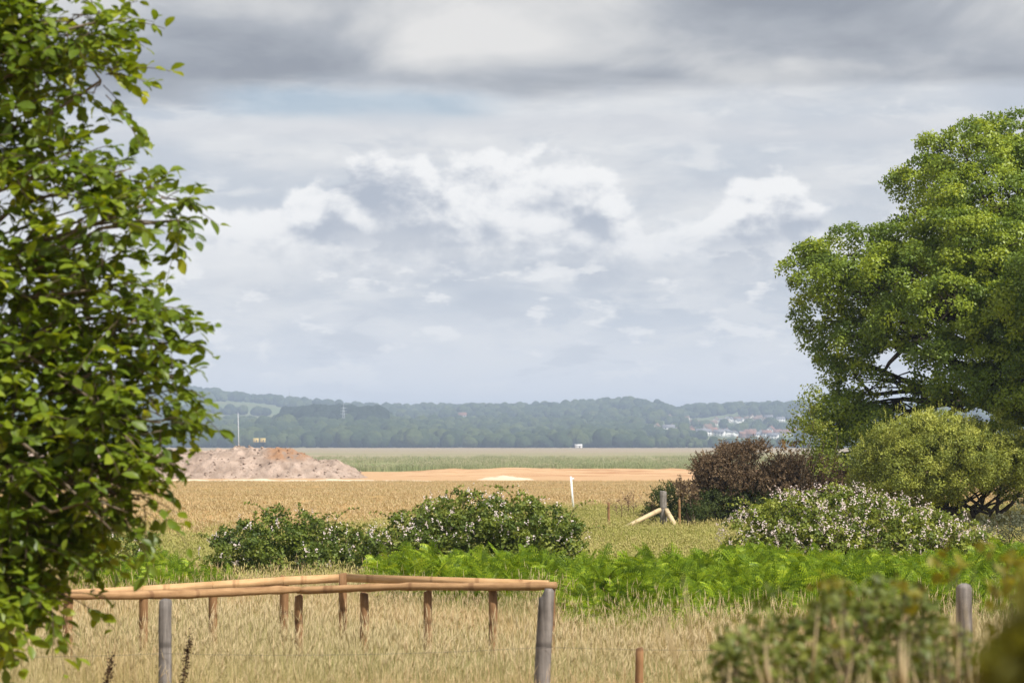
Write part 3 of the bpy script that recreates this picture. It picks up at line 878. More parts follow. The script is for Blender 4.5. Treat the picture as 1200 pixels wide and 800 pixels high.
M_stub = grass_mat('short_tan_grass', [(0.0, (0.36, 0.31, 0.13)), (0.4, (0.50, 0.39, 0.20)), (1.0, (0.62, 0.48, 0.28))], (0.50, 0.36, 0.19), 0.05, 0.5)
M_reed = grass_mat('reeds', [(0.0, (0.26, 0.29, 0.13)), (0.5, (0.42, 0.40, 0.22)), (1.0, (0.58, 0.50, 0.34))], (0.27, 0.32, 0.14), 0.018, 0.7)
G_dry = [grass_proto('dry_tuft', 72, .24, .10, .62, .0042, .26, .22, M_dry, 40 + k, .13, .0022, .42) for k in range(6)]
G_mead = [grass_proto('meadow_tuft', 44, .30, .10, .30, .015, .40, .25, M_mead, 50 + k, .08, .010, .5) for k in range(5)]
G_stub = [grass_proto('stubble_tuft', 22, .36, .05, .16, .03, .6, .1, M_stub, 60 + k, .05, .02) for k in range(4)]
G_reed = [grass_proto('reed_tuft', 40, 1.6, .7, 1.4, .10, .15, .3, M_reed, 70 + k, .3, .06) for k in range(4)]
def field(n, y0, y1, spread, extra=0.0, power=1.0):
    y = y0 + (y1 - y0) * rng.uniform(size=n) ** power
    x = rng.uniform(-1, 1, n) * (spread * y + extra)
    return x, y
def in_bracken(x, y):
    q = x / y * F + 600
    e = 1.2 * (fbm(x * .7, y * .7, 2, 55) - .5)
    return ((q > 655) & (y > 31.0 + e * 2) & (y < 43)) | ((q > 450) & (q <= 665) & (y > 36.0 + e) & (y < 43)) | ((q > 90) & (q < 262) & (y > 36.4 + e) & (y < 41)) | ((q > 800) & (q < 1150) & (y > 28.6 + e) & (y < 36))
def put_grass(name, protos, x, y, s, mat, label, cat='grass', tilt=.08):
    k = ~in_bracken(x, y); x, y, s = x[k], y[k], s[k]
    pts = np.stack([x, y, gz(y) + (fbm(x * 0.12, y * 0.12, 3, 5) - 0.5) * np.clip(0.10 + 0.0006 * y, 0, 0.3) - .02], 1)
    rot = np.stack([rng.normal(0, tilt, len(x)), rng.normal(0, tilt, len(x)), rng.uniform(0, 6.28, len(x))], 1)
    return tag(scatter(name, protos, pts, rot, s, mat), label, cat, kind='stuff')
x, y = field(15500, 6.5, 41, .225, 1.2, .8)
k = (fbm(x * .5, y * .5, 3, 77) > .33)
x, y = x[k], y[k]
s = rng.uniform(.6, 1.25, len(x)) * (0.55 + .9 * fbm(x * .45, y * .45, 3, 78)) * np.interp(y, [6, 17.5, 19.5, 30, 41], [.68, .74, .98, .95, .8])
put_grass('dry_grass', G_dry, x, y, s, M_dry, 'tall dry straw coloured seeding grass in front of and around the timber pen')
M_green = grass_mat('fresh_grass', [(0.0, (0.10, 0.17, 0.03)), (0.5, (0.19, 0.26, 0.05)), (1.0, (0.34, 0.34, 0.11))], (0.24, 0.27, 0.07), 0.5, 0.4)
G_green = [grass_proto('green_tuft', 44, .20, .22, .60, .008, .28, .12, M_green, 95 + k, .10, .004, .6) for k in range(4)]
x, y = field(5200, 12, 40.5, .225, 1.2, .75)
k = fbm(x * .28, y * .28, 3, 81) + np.interp(y, [12, 24, 33, 39], [-.05, .02, .08, .30]) + np.where(x > 1.5, -.06, 0) > .58
x, y = x[k], y[k]
put_grass('green_grass', G_green, x, y, rng.uniform(.6, 1.0, len(x)) * np.interp(y, [12, 17.5, 20, 40], [.65, .7, .95, 1.0]), M_green, 'fresh green grass patches among the straw and along the bracken foot', tilt=.12)
G_wisp = [grass_proto('grass_wisp', 18, .26, .45, .85, .0036, .22, .7, M_dry, 90 + k, .14, .0030, .35) for k in range(5)]
x, y = field(2600, 17.8, 40, .225, 1.2, .9)
k = fbm(x * .6, y * .6, 3, 79) > .40
x, y = x[k], y[k]
put_grass('dry_grass_wisps', G_wisp, x, y, rng.uniform(.7, 1.1, len(x)), M_dry, 'thin taller seeding straw stems standing above the dry grass', tilt=.12)
x, y = field(21000, 40, 112, .225, 2)
k = y < 78 + 26 * fbm(x / 9, y / 9, 3, 15) + 16 * rng.uniform(size=len(x)) ** 2 - 26 * np.clip((-x - 1) / 4, 0, 1)
x, y = x[k], y[k]
s = rng.uniform(.7, 1.35, len(x)) * np.where(y > 96, .75, 1)
put_grass('meadow_grass', G_mead, x, y, s, M_mead, 'yellow green meadow grass between the bramble thickets and the tan field')
x, y = field(26000, 56, 292, .22, 2, 1.3)
k = y > 84 - 26 * np.clip((-x - 1) / 4, 0, 1)
x, y = x[k], y[k]
s = rng.uniform(.6, 1.5, len(x))
put_grass('short_tan_grass', G_stub, x, y, s, M_stub, 'short dried grass on the wide tan field', tilt=.02)
x, y = field(5200, 408, 760, .24, 5, 1.6)
k = fbm(x / 30, y / 22, 3, 90) > .47
x, y = x[k], y[k]
put_grass('marsh_reeds', G_reed, x, y, rng.uniform(.6, 1.1, len(x)), M_reed, 'pale green reeds along the near side of the marsh', 'reeds', .02)

# ------------------------------------------------------------------ bracken
M_fern = leaf_mat('bracken_green', [(0.0, (0.058, 0.112, 0.010)), (0.35, (0.135, 0.225, 0.014)), (0.7, (0.285, 0.39, 0.020)), (0.97, (0.46, 0.53, 0.04)), (1.0, (0.40, 0.24, 0.07))], .32, (1.25, 1.15, .5), .5, .25)
def frond_proto(k):
    r = np.random.default_rng(300 + k); mb = MB()
    H = r.uniform(.40, .66); L = r.uniform(.42, .66); out = r.uniform(.28, .78)
    # stalk then arching blade
    n = 15
    t_ = np.linspace(0, 1, n)
    bx = out * .12 * 0 + L * t_ * math.cos(.45) * out; bz = H + L * (t_ * (1.0 - .15 * out) - .62 * out * t_ ** 2)
    by = .05 * np.sin(t_ * 3 + k)
    axis = np.stack([bx, by, bz], 1)
    mb.tube([(-.12 * out, 0, 0), (-.05 * out, 0, H * .6), tuple(axis[0])], (.006, .005, .004), 4, .3, cap=False)
    mb.tube(axis, np.linspace(.004, .001, n), 3, .5, cap=False)
    for i in range(1, n):
        tt = t_[i]; pl = .24 * (1 - tt) ** .75 * r.uniform(.8, 1.15) + .012
        tang = unit(axis[i] - axis[i - 1])
        for sd_ in (-1, 1):
            out_d = unit(np.array((0.35 * tang[0], sd_ * 1.0, .25 - .25 * tt)) + .35 * tang)
            up = unit(np.cross(out_d, tang) * sd_ * 1.0 + np.array((0, 0, .6)))
            m_ = max(3, int(7 * (1 - tt)) + 1)
            tn = r.uniform(.2, .9)
            droop = r.uniform(.10, .35)
            for q in range(m_):
                f0 = q / m_
                b0 = axis[i] + out_d * pl * f0; b0 = b0 - np.array((0, 0, droop * pl * f0 ** 2))
                wl = pl * .15 * (1 - f0 * .75) + .004
                for e_ in (-1, 1):
                    sdv = np.cross(up, out_d) * e_
                    tipv = b0 + sdv * wl + out_d * pl * .10 - np.array((0, 0, .12 * wl))
                    mb.add([b0, b0 + out_d * pl / m_ * .85, tipv], [(0, 1, 2)], tn + r.uniform(-.1, .1))
    return mb.mesh('frond', M_fern)
FR = [frond_proto(k) for k in range(7)]
def bracken(name, outline, n, label, hs=(0.85, 1.25)):
    """outline: px ranges with distance: list of (px0, px1, d0, d1, weight)"""
    X, Y, S = [], [], []
    wsum = sum(o_[4] for o_ in outline)
    for (p0, p1, d0, d1, wt_, sc) in outline:
        m_ = int(n * wt_ / wsum)
        d = rng.uniform(d0, d1, m_); px_ = rng.uniform(p0, p1, m_)
        X.append((px_ - 600) * d / F); Y.append(d); S.append(rng.uniform(*hs, m_) * sc)
    X, Y, S = map(np.concatenate, (X, Y, S))
    S *= (.30 + .82 * fbm(X * .7, Y * .7, 3, 44)) * rng.uniform(.75, 1.15, len(X))
    pts = np.stack([X, Y, gz(Y) - .03], 1)
    rot = np.stack([rng.normal(0, .22, len(X)), rng.normal(0, .22, len(X)), rng.uniform(0, 6.28, len(X))], 1)
    return tag(scatter(name, FR, pts, rot, S, M_fern), label, 'bracken', kind='stuff')
bracken('bracken_bank', [(668, 900, 32.6, 42.5, 3.2, 1.0), (668, 900, 31.2, 33.5, .5, .7), (645, 700, 35, 42, .6, .95), (860, 1230, 32.5, 43, 4.0, 1.0), (1050, 1260, 29.5, 36, 1.6, .92), (800, 1120, 28.8, 33, 1.7, .72)], 18500, 'bright green bracken bank sprawling in front of the pink flowered bramble')
bracken('bracken_strip', [(455, 660, 36.4, 42.5, 1, 1.0)], 3300, 'low green bracken strip behind the pen and under the tall bramble')
bracken('bracken_clump', [(96, 215, 37, 41, 1, .86), (200, 262, 37.5, 41, .35, .66)], 2200, 'isolated bracken clump beside the overhanging leafy tree')

# ------------------------------------------------------------------ shrubs and trees
def shell_points(cen, rad, n, lo=.7, hi=1.05, up_bias=0.0):
    d = rdir(n); d[:, 2] += up_bias; d = unit(d)
    return cen + d * rad * rng.uniform(lo, hi, (n, 1)), d
def clump_leaves(mb, lobes, sub_per_m2, leaf_n, sub_r, L, W, kind, tones=(0, 1), up=.5, flat=.6, zmin=None, inner=.25, hollow=.72):
    """lobes of foliage made of many small leaf clumps; returns clump centres"""
    allc = []
    for cen, rad in lobes:
        cen, rad = np.array(cen, float), np.array(rad, float) * np.ones(3)
        area = 4 * math.pi * (np.prod(rad) ** (2 / 3))
        ns = max(4, int(area * sub_per_m2))
        c_, d_ = shell_points(cen, rad, ns, hollow, 1.08, .15)
        ni = int(ns * inner)
        if ni:
            ci, di = shell_points(cen, rad, ni, .2, hollow)
            c_ = np.vstack([c_, ci]); d_ = np.vstack([d_, di])
        if zmin is not None:
            k = c_[:, 2] > zmin; c_, d_ = c_[k], d_[k]
        allc.append(c_)
        m_ = len(c_)
        szs = rng.uniform(.6, 1.35, m_)
        tb = rng.uniform(*tones, m_)
        cnt = np.maximum(3, (leaf_n * szs ** 2).astype(int))
        ii = np.repeat(np.arange(m_), cnt); n = len(ii)
        dd = unit(rdir(n) + d_[ii] * .55 + np.array((0, 0, .35)))
        off = dd * (sub_r * szs[ii] * rng.uniform(.5, 1.08, n))[:, None] * np.array((1, 1, flat))
        pos = c_[ii] + off
        ax = unit(dd * .35 + rdir(n) * .9)
        nr = unit(dd * .9 + np.array((0, 0, up * .5)) + rdir(n) * .34)
        leaves(mb, pos, ax, nr, L * rng.uniform(.7, 1.25, n), W * rng.uniform(.75, 1.2, n), kind, np.clip(tb[ii] + rng.normal(0, .07, n), 0, 1))
    return np.vstack(allc)
def bent(a, b, sag=.0, n=6, wob=.05):
    a, b = np.array(a, float), np.array(b, float); t_ = np.linspace(0, 1, n)[:, None]
    L = np.linalg.norm(b - a)
    p = a + (b - a) * t_; p[:, 2] += sag * L * 4 * (t_ * (1 - t_))[:, 0]
    p[1:-1] += rng.normal(size=(n - 2, 3)) * wob * L * .5
    return p
def wlobes(specs, d, dd=None):
    """(px, py, rx_px, ry_px, depth offset m, depth radius m) -> world lobes"""
    out = []
    for px_, py_, rx, rz, off, rd in specs:
        q = d + off; out.append((P(px_, py_, q), (rx * M(q), rd, rz * M(q))))
    return out

# --- large oak on the right
OD = 81.0
M_oak = leaf_mat('oak_leaf', [(0.0, (0.072, 0.120, 0.018)), (0.4, (0.170, 0.245, 0.028)), (0.75, (0.325, 0.40, 0.038)), (1.0, (0.48, 0.50, 0.055))], .36, (1.3, 1.2, .45), .45, .35)
ob = np.array((P(1250, 600, OD)[0], OD, float(gz(OD))))
oak = thing('oak_tree', 'large oak with a broad dense green crown overhanging the dark shrub', 'tree', ob)
specs = [(1135, 190, 52, 40, -1, 1.8), (1084, 222, 38, 30, 0, 1.5), (1185, 180, 45, 36, .5, 1.8), (1150, 235, 60, 40, -2.5, 1.8), (1240, 200, 60, 50, 0, 2.2),
         (1000, 298, 46, 28, -1, 1.5), (958, 325, 34, 32, -.6, 1.2), (1000, 340, 45, 32, -2, 1.5), (1062, 290, 44, 28, -1, 1.6), (1060, 325, 46, 36, -3.2, 1.6), (1115, 285, 50, 36, -3.6, 1.7),
         (1165, 300, 55, 42, -4.6, 1.8), (1215, 300, 60, 50, -3.5, 2), (965, 375, 28, 28, 0, 1.0), (1000, 395, 36, 26, -1.4, 1.2), (1045, 380, 30, 24, -3, 1.3), (1120, 360, 50, 40, -5, 1.7),
         (1180, 380, 55, 46, -5.5, 1.8), (978, 428, 24, 20, -.5, .9), (1010, 450, 26, 20, -1.6, 1.0), (1000, 488, 38, 22, -1.6, 1.2), (975, 500, 22, 24, -.6, 1.0), (1035, 505, 34, 24, -2.6, 1.2),
         (1000, 530, 28, 24, -2, 1.1), (1105, 425, 36, 26, -4.4, 1.3), (1140, 440, 45, 32, -5.6, 1.6), (1195, 450, 50, 44, -6.2, 1.8), (1080, 465, 18, 12, -3.0, .9),
         (1200, 520, 50, 40, -5.6, 1.6), (1250, 400, 70, 70, -5, 2.5), (1330, 300, 90, 80, -2, 3), (1400, 420, 80, 80, 0, 3), (1290, 480, 70, 60, -4.5, 2.2), (1180, 320, 90, 70, 3.5, 3), (1080, 340, 70, 50, 3.0, 2), (1270, 350, 90, 90, 4.5, 3), (1262, 385, 62, 56, -9.0, 2.0), (1300, 320, 80, 60, -9.5, 2.4), (1350, 255, 90, 80, -10, 2.8), (1235, 440, 36, 40, -8, 1.5), (1220, 345, 46, 44, -7.5, 1.8)]  # last nearer lobes, mostly out of view, added to shade the willow's right side
ol = wlobes(specs, OD)
mb = MB()
oc = clump_leaves(mb, ol, 2.3, 140, .42, .108, .080, 'rhomb', (.05, .8), .6, .75, None, .05, .80)
o = obj('crown', mb.mesh('crown', M_oak, origin=ob), oak); o['kind'] = 'stuff'
wd = MB()
tp_ = ob + np.array((-.2, -.3, 4.5))
wd.tube([ob + (0, 0, -.4), ob + (0, 0, .4), ob + (-.05, -.1, 2.2), tp_, tp_ + (0.1, 0, 3.0), tp_ + (.2, 0, 5)], (.75, .62, .52, .46, .3, .12), 12, wob=.08)
for (cen, rad) in ol:
    h0 = rng.uniform(.45, .95) ; st_ = ob + (tp_ - ob) * h0 + np.array((0, 0, max(0, (cen[2] - tp_[2]) * .35)))
    pth = bent(st_, cen, .06, 8, .05); wd.tube(pth, np.linspace(.17, .045, 8), 7, wob=.05)
    for k in range(9):
        e_, _ = shell_points(cen, rad, 1, .6, .95); i0 = rng.integers(4, 8)
        wd.tube(bent(pth[i0], e_[0], .03, 5, .09), np.linspace(.05, .010, 5), 4)
# two limbs seen against the sky
for pp in ([(1120, 470, 81), (1075, 478, 81.5), (1040, 497, 82), (1012, 515, 82.5)], [(1090, 395, 82), (1062, 405, 82), (1042, 425, 82), (1030, 445, 82)], [(1075, 392, 82), (1045, 402, 82), (1026, 415, 82)], [(1060, 478, 81.5), (1030, 480, 82), (1005, 472, 82)]):
    wd.tube([P(*q) for q in pp], np.linspace(.13, .035, len(pp)), 7)
obj('trunk', wd.mesh('trunk', M_bark, True, ob), oak)

# --- rounded willow shrub under the oak
WD = 73.0
M_wil = leaf_mat('willow_leaf', [(0.0, (0.13, 0.165, 0.03)), (0.5, (0.36, 0.39, 0.07)), (1.0, (0.68, 0.66, 0.17))], .30, (1.2, 1.15, .6), .55, .25)
wb_ = np.array((P(1130, 600, WD)[0], WD, float(gz(WD))))
wil = thing('willow_shrub', 'rounded grey green willow shrub with pale sunlit top under the oak', 'shrub', wb_)
specs = [(1040, 545, 38, 36, -.4, 1.1), (1065, 520, 40, 32, -.6, 1.2), (1105, 512, 44, 26, -.4, 1.3), (1085, 550, 48, 32, -1.5, 1.0), (1130, 540, 44, 34, -1.6, 1.1), (1022, 566, 24, 26, -.2, .8), (1050, 580, 34, 16, -.8, .8), (1090, 575, 30, 14, -.6, .7), (1160, 525, 42, 36, -.6, 1.2), (1195, 545, 40, 28, -.8, 1.1), (1235, 540, 50, 40, -.4, 1.3), (1110, 540, 70, 40, 1.2, 1.2), (1070, 565, 46, 24, -1.2, .9), (1120, 568, 40, 20, -1.0, .8), (1185, 562, 34, 16, -.6, .7)]
wl_ = wlobes(specs, WD)
mb = MB(); clump_leaves(mb, wl_, 7, 100, .25, .08, .042, 'rhomb', (.05, .85), .7, .85, None, .15)
# upright shoots along the top, leaf tones raised so it reads as sunlit
for k in range(420):
    cen, rad = wl_[rng.integers(0, 7)]
    p_, d__ = shell_points(cen, rad, 1, .95, 1.05, .9); h_ = rng.uniform(.15, .42)
    n = 12; t_ = np.linspace(0, 1, n)[:, None]; ps = p_ + (d__ * .4 + np.array((rng.normal(0, .15), rng.normal(0, .15), .8))) * t_ * h_
    leaves(mb, ps, np.array((0, 0, .8)) + rdir(n) * .7, rdir(n), .06, .022, 'rhomb', rng.uniform(.65, 1, n))
o = obj('crown', mb.mesh('crown', M_wil, origin=wb_), wil); o['kind'] = 'stuff'
wd = MB()
for pp in ([(1141, 606, 0), (1137, 596, 0), (1125, 585, -.2), (1118, 570, -.3), (1105, 555, -.3)], [(1141, 606, 0), (1142, 594, .2), (1150, 582, .2), (1165, 568, .2), (1180, 555, 0)], [(1130, 602, -.2), (1110, 598, -.2), (1095, 592, -.2), (1080, 578, -.3), (1065, 560, -.3)], [(1110, 598, -.2), (1085, 598, -.2), (1055, 593, -.2), (1035, 590, -.2)],
           [(1171, 607, -.1), (1168, 595, 0), (1170, 580, 0), (1174, 565, 0)], [(1158, 604, 0), (1166, 594, 0), (1180, 582, 0), (1196, 578, 0)], [(1170, 603, 0), (1186, 590, .1), (1196, 575, .2)], [(1060, 596, -.3), (1075, 590, -.3), (1098, 585, -.3)], [(1095, 592, -.2), (1100, 580, -.1), (1112, 568, .1)]):
    wd.tube([P(a, c_, WD + e_) for a, c_, e_ in pp], np.linspace(.085, .035, len(pp)) * rng.uniform(.7, 1.1), 6, wob=.1)
for cen, rad in wl_:
    for k in range(2):
        e_, _ = shell_points(cen, rad, 1, .3, .8); wd.tube(bent(wb_ + (rng.uniform(-.6, .8), 0, rng.uniform(.5, .9)), e_[0], .03, 6, .05), np.linspace(.04, .008, 6), 4)
obj('trunk', wd.mesh('trunk', M_bark, True, wb_), wil)

# --- thin dark hawthorn stems right of the willow, grey bush, sapling
def simple_bush(name, label, cat, d, specs, mat, sub, ln, sr, L, W, kind, tones, bark, base_px, base_d=None, part='foliage', up=.5, stems=7, group=None, inner=.2, hollow=.6, stem_r=.02):
    bd = base_d or d
    b0 = np.array((P(base_px, 600, bd)[0], bd, float(gz(bd))))
    t = thing(name, label, cat, b0, group)
    lb = wlobes(specs, d); mb = MB()
    cs = clump_leaves(mb, lb, sub, ln, sr, L, W, kind, tones, up, .8, b0[2] + .02, inner, hollow)
    o = obj(part, mb.mesh(part, mat, origin=b0), t); o['kind'] = 'stuff'
    wd = MB()
    for cen, rad in lb:
        for k in range(stems):
            e_, _ = shell_points(cen, rad, 1, .5, 1.0)
            st = np.array((b0[0] + (cen[0] - b0[0]) * rng.uniform(.5, .9), b0[1] + rng.uniform(-.3, .3), b0[2] - .05))
            wd.tube(bent(st, e_[0], .05, 6, .06), np.linspace(stem_r, stem_r * .25, 6), 4)
    obj('stems', wd.mesh('stems', bark, False, b0), t)
    return t, lb, mb, b0
M_sap = leaf_mat('sapling_leaf', [(0.0, (0.10, 0.14, 0.020)), (0.5, (0.20, 0.25, 0.035)), (1.0, (0.36, 0.37, 0.07))], .42, (1.25, 1.15, .5), .45, .3)
simple_bush('birch_sapling', 'slender loose leaved sapling with small light green leaves left of the oak', 'tree', 76.2, [(948, 490, 18, 34, 0, .7), (955, 460, 12, 18, 0, .5), (935, 505, 14, 18, 0, .5), (965, 520, 22, 26, 0, .8), (940, 478, 12, 14, 0, .5), (975, 545, 26, 20, 0, .8)], M_sap, 8, 10, .16, .085, .065, 'fold', (.1, .9), M_bark_light, 962, part='crown', stems=1, inner=.3)
M_rust = leaf_mat('rusty_leaf', [(0.0, (0.13, 0.10, 0.03)), (0.5, (0.27, 0.17, 0.06)), (1.0, (0.40, 0.26, 0.12))], .35, (1.2, 1.0, .6), .5, .25)
simple_bush('rusty_sapling', 'small sapling with orange brown leaves above the dead gorse', 'shrub', 79, [(918, 524, 10, 7, 0, .4), (936, 526, 10, 9, 0, .4), (950, 532, 9, 8, 0, .4), (908, 532, 8, 7, 0, .3), (930, 540, 16, 8, 0, .4)], M_rust, 14, 9, .09, .085, .06, 'fold', (.1, 1), M_bark_light, 935, part='crown', stems=1)
M_greyb = leaf_mat('grey_leaf', [(0.0, (0.075, 0.085, 0.045)), (0.5, (0.14, 0.15, 0.09)), (1.0, (0.25, 0.25, 0.18))], .25, (1.1, 1.1, .8), .6, .2)
simple_bush('grey_bush', 'low grey leaved bush at the right end of the flowering bramble', 'shrub', 56, [(1175, 622, 34, 20, 0, .6), (1215, 615, 36, 24, 0, .7), (1150, 632, 22, 14, 0, .4)], M_greyb, 16, 26, .10, .055, .024, 'rhomb', (.1, .9), M_twig, 1190)
M_dkgreen = leaf_mat('dark_hedge_leaf', [(0.0, (0.022, 0.040, 0.012)), (0.5, (0.045, 0.075, 0.018)), (1.0, (0.09, 0.13, 0.03))], .25, (1.2, 1.2, .5), .5, .3)
simple_bush('hedge_bush', 'dark bushes filling the shade behind the willow stems', 'shrub', 96, [(1030, 575, 60, 40, 0, 2), (1230, 570, 70, 26, 1.5, 2), (1000, 560, 40, 50, -1, 1.5), (1300, 540, 60, 60, 0, 2)], M_dkgreen, 5, 30, .22, .10, .06, 'fold', (.1, .9), M_bark, 1100, stem_r=.04)

# --- dead gorse
M_gorse = leaf_mat('dead_gorse', [(0.0, (0.10, 0.069, 0.043)), (0.5, (0.205, 0.142, 0.086)), (1.0, (0.36, 0.26, 0.16))], .2, (1.1, .9, .7), .8, .1)
M_gorse_g = leaf_mat('green_gorse', [(0.0, (0.045, 0.065, 0.020)), (0.5, (0.09, 0.12, 0.034)), (1.0, (0.17, 0.19, 0.06))], .2, (1.1, 1.1, .6), .7, .15)
def gorse(name, label, d, specs, gspecs, base_px, dens=72):
    b0 = np.array((P(base_px, 605, d)[0], d, float(gz(d)))); t = thing(name, label, 'shrub', b0, None)
    for part, sp_, mat in (('dead_branches', specs, M_gorse), ('green_branches', gspecs, M_gorse_g)):
        if not sp_: continue
        lb = wlobes(sp_, d); mb = MB()
        for cen, rad in lb:
            rad = np.array(rad); ns = int(4 * math.pi * np.prod(rad) ** (2 / 3) * dens)
            c_, d__ = shell_points(cen, rad, ns, .35, 1.08, .2)
            for q in range(ns):
                if c_[q, 2] < b0[2]: continue
                L = rng.uniform(.16, .36); ax = unit(d__[q] * .8 + np.array((0, 0, .5)) + rng.normal(size=3) * .45)
                n = 18; t_ = rng.uniform(0, 1, n)[:, None]; tn = rng.uniform(0, .8)
                ps = c_[q] + ax * L * t_
                leaves(mb, ps, ax * .5 + rdir(n), rdir(n), rng.uniform(.05, .10, n) * (1.15 - .5 * t_[:, 0]), .030, 'rhomb', np.clip(tn + rng.normal(0, .15, n), 0, 1))
                if q % 3 == 0: mb.tube([c_[q] - ax * L * .4, c_[q] + ax * L], (.012, .005), 3, tn, cap=False)
        o = obj(part, mb.mesh(part, mat, origin=b0), t); o['kind'] = 'stuff'
    wd = MB()
    for cen, rad in wlobes(specs, d):
        for k in range(3):
            e_, _ = shell_points(cen, rad, 1, .4, .8)
            wd.tube(bent((b0[0] + (cen[0] - b0[0]) * .7 + rng.uniform(-.3, .3), b0[1] + rng.uniform(-.3, .3), b0[2] - .05), e_[0], .04, 6, .06), np.linspace(.045, .010, 6), 5)
    obj('stems', wd.mesh('stems', M_bark_light, False, b0), t)
gorse('gorse_bush', 'brown dead gorse bush with ragged open crown left of the willow', 78,
      [(862, 540, 24, 18, 0, .9), (885, 527, 14, 9, -.2, .5), (840, 552, 24, 20, -.2, .8), (830, 570, 20, 18, 0, .7), (868, 568, 26, 18, -.6, .8), (850, 530, 12, 8, 0, .4), (820, 548, 10, 10, 0, .4)],
      [(840, 592, 34, 16, -.5, .9), (880, 590, 30, 18, -.6, .8)], 855)
gorse('gorse_bush', 'long low brown gorse thicket joining the dead bush and the willow', 77.4,
      [(925, 556, 30, 20, 0, .9), (960, 555, 28, 18, 0, .9), (990, 568, 22, 16, 0, .8), (905, 562, 22, 18, -.4, .8), (945, 572, 34, 18, -.6, .9), (985, 580, 26, 14, -.4, .8)],
      [(920, 594, 34, 14, -.7, .8)], 945)
gorse('gorse_sprig', 'small brown gorse sprig between the braced post and the dead bush', 76, [(797, 573, 5, 9, 0, .25), (807, 582, 8, 12, 0, .35)], [(806, 600, 12, 10, 0, .4)], 804, 60)
gorse('gorse_bush', 'small dark green gorse bush right behind the braced post', 76.6, [(764, 600, 5, 5, 0, .3)], [(772, 588, 9, 14, 0, .4), (786, 582, 7, 14, 0, .4), (768, 602, 12, 8, 0, .4), (790, 600, 12, 10, 0, .5), (815, 602, 18, 8, 0, .6)], 782, 60)

# --- brambles with blossom
M_bram = leaf_mat('bramble_leaf', [(0.0, (0.065, 0.105, 0.018)), (0.45, (0.14, 0.19, 0.03)), (0.8, (0.25, 0.29, 0.05)), (1.0, (0.36, 0.37, 0.09))], .34, (1.2, 1.15, .5), .5, .3)
M_bram_l = leaf_mat('bramble_leaf_light', [(0.0, (0.095, 0.14, 0.022)), (0.4, (0.20, 0.25, 0.038)), (0.8, (0.36, 0.39, 0.07)), (1.0, (0.50, 0.48, 0.13))], .34, (1.2, 1.15, .5), .5, .3)
M_flow = leaf_mat('bramble_petal', [(0.0, (0.66, 0.50, 0.46)), (0.5, (0.78, 0.66, 0.62)), (1.0, (0.85, 0.79, 0.76))], .25, (1, .95, .95), .6, .2)
def bramble(label, d, specs, base_px, mat, n_flow, n_cane, flow_w=None, sub=15, group=None):
    specs = [(a, b_ - 3, c_ * 1.12, d_ * 1.10, e_, f_) for a, b_, c_, d_, e_, f_ in specs]
    t, lb, mb, b0 = simple_bush('bramble_thicket', label, 'bramble', d, specs, mat, sub, 26, .13, .075, .055, 'fold', (.05, .9), M_twig, base_px, stems=4, group=group, stem_r=.010)
    fl = MB(); cn = MB(); cl = MB()
    wts = np.array(flow_w if flow_w is not None else [1.0] * len(lb), float); wts /= wts.sum()
    for k in range(n_flow):
        cen, rad = lb[rng.choice(len(lb), p=wts)]
        q, dq = shell_points(cen, rad, 1, .98, 1.12, .25)
        if dq[0, 1] > .45 or fbm(q[0, 0] * 1.5 + 7, q[0, 2] * 2.2, 2, 66) < .50 - .25 * rng.uniform(): continue
        q = q[0]; ax = unit(dq[0] * .5 + np.array((0, 0, .7)) + rng.normal(size=3) * .3)
        L = rng.uniform(.08, .26); m_ = rng.integers(4, 12)
        tt = rng.uniform(0, 1, m_)[:, None]; cs = q + ax * L * tt + rng.normal(size=(m_, 3)) * .022 * (1.3 - tt)
        for c_ in cs:
            nn = unit(dq[0] + rng.normal(size=3) * .5 + np.array((0, -.3, .3)))
            a_ = unit(np.cross(nn, rng.normal(size=3))); e_ = np.cross(nn, a_)
            th = np.arange(5) * 1.2566; ax5 = a_ * np.cos(th)[:, None] + e_ * np.sin(th)[:, None] + nn * .25
            leaves(fl, np.repeat(c_[None], 5, 0), ax5, np.repeat(nn[None], 5, 0), rng.uniform(.012, .021), .015, 'rhomb', rng.uniform(0, 1))
    o = obj('blossom', fl.mesh('blossom', M_flow, origin=b0), t); o['kind'] = 'stuff'
    for k in range(n_cane):
        cen, rad = lb[rng.integers(0, len(lb))]
        q, dq = shell_points(cen, rad, 1, .8, .95, .9); q = q[0]
        hd = unit(np.array((rng.normal(), rng.normal() * .5, 0))); L = rng.uniform(.3, .75)
        tt = np.linspace(0, 1, 8)[:, None]; pts = q + np.array((0, 0, 1)) * L * (tt * 1.0 - .55 * tt ** 2) + hd * L * .75 * tt ** 1.4
        cn.tube(pts, np.linspace(.007, .003, 8), 4)
        for i in range(2, 8):
            m_ = 5; leaves(cl, np.repeat(pts[i][None], m_, 0), rdir(m_) + np.array((0, 0, .1)), np.array((0, 0, 1)) + rdir(m_) * .5, .065 * (1.1 - .05 * i), .045, 'fold', rng.uniform(.4, 1, m_))
    obj('canes', cn.mesh('canes', M_twig, origin=b0), t)
    o = obj('cane_leaves', cl.mesh('cane_leaves', mat, origin=b0), t); o['kind'] = 'stuff'
bramble('tall domed bramble thicket with scattered white blossom behind the timber pen', 47, [(500, 630, 42, 30, 0, .8), (545, 618, 48, 32, 0, .9), (600, 622, 46, 34, 0, .9), (640, 635, 38, 34, 0, .8), (470, 645, 36, 26, -.2, .7), (560, 645, 60, 30, -.6, .7), (625, 655, 48, 26, -.5, .7), (662, 650, 18, 18, 0, .5), (440, 652, 26, 20, 0, .5), (500, 655, 40, 24, -.5, .6)], 560, M_bram, 430, 60, [1.6, 1.4, 1, .6, .8, .8, .3, .2, .6, .8])
